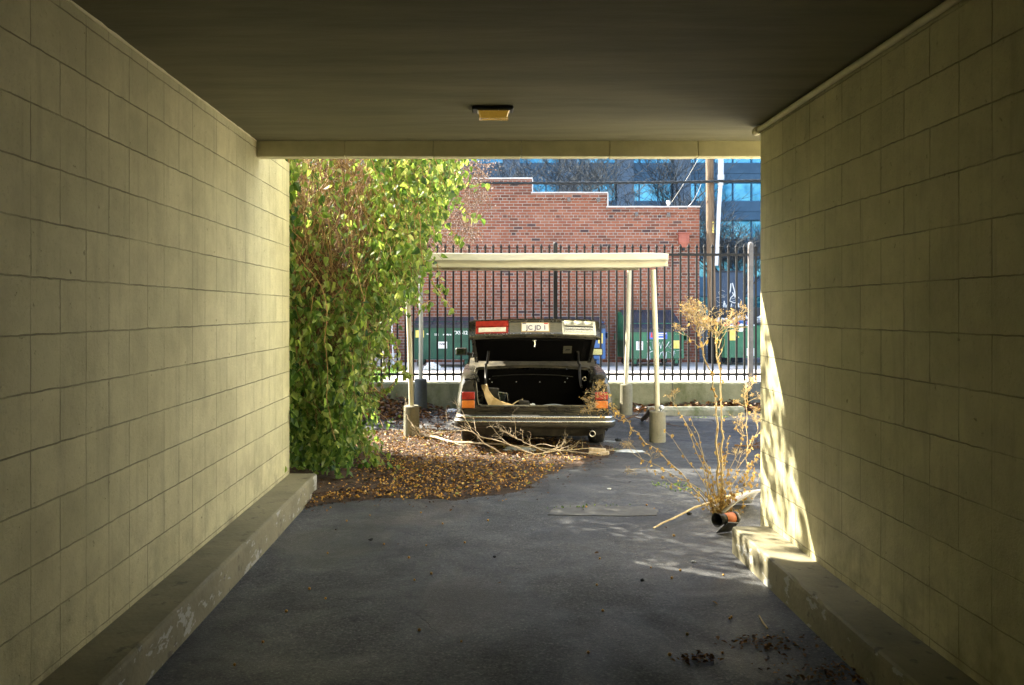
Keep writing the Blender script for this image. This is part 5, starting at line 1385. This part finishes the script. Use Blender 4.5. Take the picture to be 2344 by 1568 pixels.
# ================================================================ fallen branches and sticks
def branch(name, label, main, rad, twigs, seed, mat=M['pale'], cat='branch', group=None):
    r = random.Random(seed); b = MB()
    pts = []
    for i in range(len(main)-1):
        a, c_ = Vector(main[i]), Vector(main[i+1])
        for k in range(4): pts.append(a.lerp(c_, k/4)+Vector((r.uniform(-.008,.008), r.uniform(-.008,.008), r.uniform(-.004,.004))))
    pts.append(Vector(main[-1]))
    b.tube(pts, [rad*(1-.75*i/len(pts)) for i in range(len(pts))], 6)
    def tw_(p, d, L, ra, lv):
        q = [p]; dd = d
        for k in range(4): dd = (dd+Vector((r.gauss(0,.25), r.gauss(0,.25), r.gauss(0,.2)))).normalized(); q.append(q[-1]+dd*L/4)
        for x in q: x.z = max(x.z, gz(x.x,x.y)+.012)
        b.tube(q, [ra*(1-.15*k) for k in range(5)], 4, cap=False)
        if lv > 0:
            for _ in range(2): tw_(q[r.choice((1,2,3,4))], (dd+Vector((r.gauss(0,.6), r.gauss(0,.6), r.gauss(0,.4)))).normalized(), L*r.uniform(.4,.7), ra*.6, lv-1)
    for _ in range(twigs):
        i = r.randrange(2, len(pts)-1); d = (pts[i+1]-pts[i-1]).normalized()
        tw_(pts[i].copy(), (d+Vector((r.gauss(0,.7), r.gauss(0,.4), abs(r.gauss(0,.35))))).normalized(), r.uniform(.10,.28), min(.0045, rad*.4), 2)
    return b.build(name, mat, label=label, cat=cat, group=group)
def GG(x, y, h=.02): return G(x, y, h)
g1 = 'fallen pale branches in front of the car'
branch('fallen_branch', 'longest pale fallen branch lying along the leaf litter behind the car', [GG(955,1000,.05),GG(1040,1022,.05),GG(1160,1030,.06),GG(1290,1040,.04),GG(1385,1046,.02)], .018, 6, 4, group=g1)
def UPT(x, y, Y): return P(x, y, Y)
branch('fallen_branch', 'forked twiggy branch leaning up against the car bumper', [GG(1150,1048,.04),UPT(1110,1015,9.0),UPT(1080,985,9.05),UPT(1062,955,9.1),UPT(1045,945,9.2)], .009, 3, 8, group=g1)
branch('fallen_branch', 'bleached branch with fine twigs rising left in front of the bumper', [GG(1220,1048,.04),UPT(1150,1012,8.9),UPT(1100,1000,8.95),UPT(1070,985,9.0),UPT(1000,990,9.05),UPT(968,1000,9.0)], .009, 5, 15, group=g1)
branch('fallen_branch', 'thin forked twig standing beside the nearest left carport footing', [GG(975,1020,.03),UPT(950,985,9.3),UPT(935,958,9.4),UPT(925,940,9.45)], .007, 4, 16, group=g1)
branch('fallen_branch', 'curly twig cluster below the middle of the bumper', [GG(1250,1040,.03),UPT(1200,1012,8.8),UPT(1170,998,8.8),UPT(1155,985,8.8)], .007, 8, 28, group=g1)
branch('fallen_branch', 'thin golden twigs trailing toward the small wood block', [GG(1200,1050,.03),GG(1280,1042,.05),GG(1350,1036,.05),GG(1400,1034,.02)], .006, 12, 33, mat=M['straw'], group=g1)
branch('fallen_branch', 'arched thin twig between the bumper and the exhaust pipe', [GG(1290,1050,.02),UPT(1270,1022,8.7),UPT(1240,1016,8.8),UPT(1210,1022,8.75)], .006, 3, 34, group=g1)
b = MB(); a, c_ = GG(1496,1213,.012), G(1745,1128); c_.z += .02
pts = [a.lerp(c_, k/12)+Vector((0,0,.05*math.sin(PI*k/12)+.004*math.sin(k*2))) for k in range(13)]
b.tube(pts, [.006+.0005*k for k in range(13)], 6)
b.build('stick', M['straw'], label='long pale stick lying across the asphalt toward the darker wall', cat='stick')
# chunk of split wood
wl = G(1372, 1042)
t = MB()
for i, (dx, dy, dz, ln_, an) in enumerate(((0,0,.02,.21,-14),(.03,.05,.022,.17,-22),(-.02,.03,.055,.19,-9),(-.05,-.03,.018,.15,-25))):
    t.bbox((-ln_/2,-.022,-.02),(ln_/2,.022,.02), .007, Matrix.Translation(wl+Vector((dx,dy,dz))) @ Matrix.Rotation(R(an),4,'Z') @ Matrix.Rotation(R(3*i-4),4,'Y'))
t.build('wood_block', M['pale'], label='weathered split wood chunk at the right end of the leaf litter', cat='wood')
# litter bits
def scrap(x, y, r_, mat, label, cat, seed, sq=(1.4,1,.5), name='paper_scrap', group=None):
    c_ = G(x, y); return lump((c_.x, c_.y, c_.z+r_*sq[2]*.7), r_, seed, sq, 9).build(name, mat, label=label, cat=cat, group=group)
c_ = G(1016, 930); b = MB(); b.lathe([(.001,-.13),(.045,-.13),(.05,-.11),(.05,.09),(.045,.12),(.04,.12)], 14, Matrix.Translation((c_.x-.03,c_.y+.1,c_.z+.05)) @ Matrix.Rotation(R(20),4,'Z') @ Matrix.Rotation(R(78),4,'Y')); b.build('paper_cup', M['trash2'], label='pale grey cup lying between the rear left footing and the car', cat='cup')
scrap(1038, 945, .075, M['trash1'], 'crumpled white wrapper on the shaded ground left of the car', 'wrapper', 41, (1.5,1,.5), 'wrapper')
scrap(1466, 940, .06, M['trash1'], 'crushed clear plastic bottle lying right of the rear right footing', 'bottle', 42, (1.5,.8,.7), 'plastic_bottle')
scrap(693, 1062, .09, M['trash1'], 'pale crumpled bag lying under the vines at the wall end', 'bag', 43, (1.2,1,.9), 'plastic_bag')
scrap(1440, 1034, .085, M['trash1'], 'flattened white paper between the wood chunk and the front right footing', 'paper', 44, (1.9,1.2,.12))
scrap(1395, 1012, .05, M['trash2'], 'small grey scrap beside the right rear tyre', 'paper', 45, (1.5,1,.2))
scrap(1190, 1034, .10, M['trash2'], 'pale grey torn plastic under the longest fallen branch', 'plastic', 46, (1.9,.8,.35), 'torn_plastic')
for x, y, s_, sd, lab in ((1577,1178,.016,1,'dark seed pod lying just right of the concrete patch'),(849,1237,.010,2,'small black pebble alone on the asphalt near the brighter curb'),(1132,1276,.008,3,'tiny black pebble in the middle of the passage floor'),(1415,1010,.028,5,'dark stone on the asphalt by the right rear tyre'),(1470,1330,.009,6,'tiny reddish seed pod near the chipped curb')):
    c_ = G(x, y); lump((c_.x,c_.y,c_.z+s_*.6), s_, 60+sd, (1.3,1,.8), 7).build('pebble', M['cable'], label=lab, cat='pebble', group='dark pebbles on the asphalt')
for x, y, s_, sd, lab in ((1394,1121,.014,1,'small round white cap on the asphalt beyond the concrete patch'),(1588,1287,.010,2,'white paper speck close to the end of the chipped curb')):
    c_ = G(x, y); lump((c_.x,c_.y,c_.z+s_*.5), s_, 80+sd, (1.3,1,.5), 7).build('paper_scrap', M['trash1'], label=lab, cat='paper', group='white specks on the asphalt')
b = MB(); b.tube([GG(1738,1413,.008),GG(1746,1428,.010),GG(1757,1442,.008)], .0045, 5); b.build('twig', M['straw'], label='short pale twig on the dark passage floor near the rotten leaves', cat='twig')
branch('dead_twigs', 'dark twigs and needles lying beyond the front right footing', [GG(1415,968,.02),GG(1450,962,.05),GG(1500,970,.03),GG(1560,978,.01)], .010, 10, 61, mat=M['twig'], cat='twigs')
branch('dead_twigs', 'dark flat twig pile on the asphalt at the edge of the darker wall', [GG(1680,1024,.02),GG(1710,1026,.03),GG(1745,1030,.03)], .014, 8, 62, mat=M['twig'], cat='twigs')
b = MB(); a, c_ = G(1470,965), P(1492,938,10.6); b.tube([a+Vector((0,0,.03)), (a+c_)/2, c_], [.028,.034,.036], 8); b.build('log', M['wood'], label='short dark log leaning on the front right footing', cat='log')
b = MB(); a, c_ = P(785,960,10.2), P(835,912,12.0); a.z = gz(a.x,a.y)+.06; b.tube([a, (a+c_)/2+Vector((0,0,.05)), c_], .05, 8); b.build('log', M['twig'], label='grey log lying in the shade behind the vines', cat='log')

# orange and black pipe end by the curb, and the white curved panel behind it
Yp = 5.55
t = thing('rusted_pipe', 'short orange rusted pipe with a flared black mouth lying by the curb end', 'pipe', (0,0,0))
a, c_ = P(1644, 1190, Yp), P(1692, 1183, Yp+.10)
d = (c_-a).normalized(); m = Matrix.Translation(a) @ d.to_track_quat('Z','Y').to_matrix().to_4x4()
b = MB(); b.lathe([(.030,.05),(.036,.055),(.038,.10),(.036,.14)], 16, m); b.build('collar', M['rust'], t)
b = MB(); b.lathe([(.020,.06),(.024,.04),(.045,-.012),(.048,-.014),(.030,.045),(.037,.055)], 18, m); b.lathe([(.036,.138),(.042,.142),(.042,.165),(.020,.17),(.001,.17)], 14, m); b.build('mouth', M['blackpl'], t)
p0 = G(1640,1222,.006); b = MB(); b.add([p0, G(1672,1218,.006), P(1690,1197,Yp+.02), P(1666,1195,Yp-.02)], [(0,1,2,3)]); b.build('fin', M['blackpl'], t, solid=.006)
b = MB()
def panel(u, v):
    x0, y0 = 1655+95*u, 1178
    base = G(1655+100*u, 1180); hgt = .17*math.sin(min(1, u*1.0+.02)*PI*.5)*(1-(v)**2)
    return (base.x, base.y+.35*v, base.z+.01+hgt)
b.grid(panel, 14, 8); b.build('curved_panel', M['coping'], label='white curved plastic panel lying against the outside of the darker wall', cat='panel', solid=.008)
# tiny green weeds in the asphalt seams
b = MB(); rn = []; r = random.Random(8)
for (x, y, n_) in ((1540,1112,26),(1570,1122,26),(1430,1030,14),(1530,1108,20),(1310,1163,14),(1370,1158,14),(1060,1120,10),(1660,955,40),(1600,957,30),(700,1100,40),(680,1090,50)):
    c_ = G(x, y)
    for i in range(n_):
        q = c_+Vector((r.gauss(0,.10), r.gauss(0,.03), .004)); leaf(b, q, r.uniform(.008,.022), (0,0,.8), r); v = r.random()*.7; rn += [v,v]
b.build('seam_weeds', M['leaf'], kind='stuff', rnd=rn, label='tiny green weeds sprouting in the asphalt seams', cat='weeds')
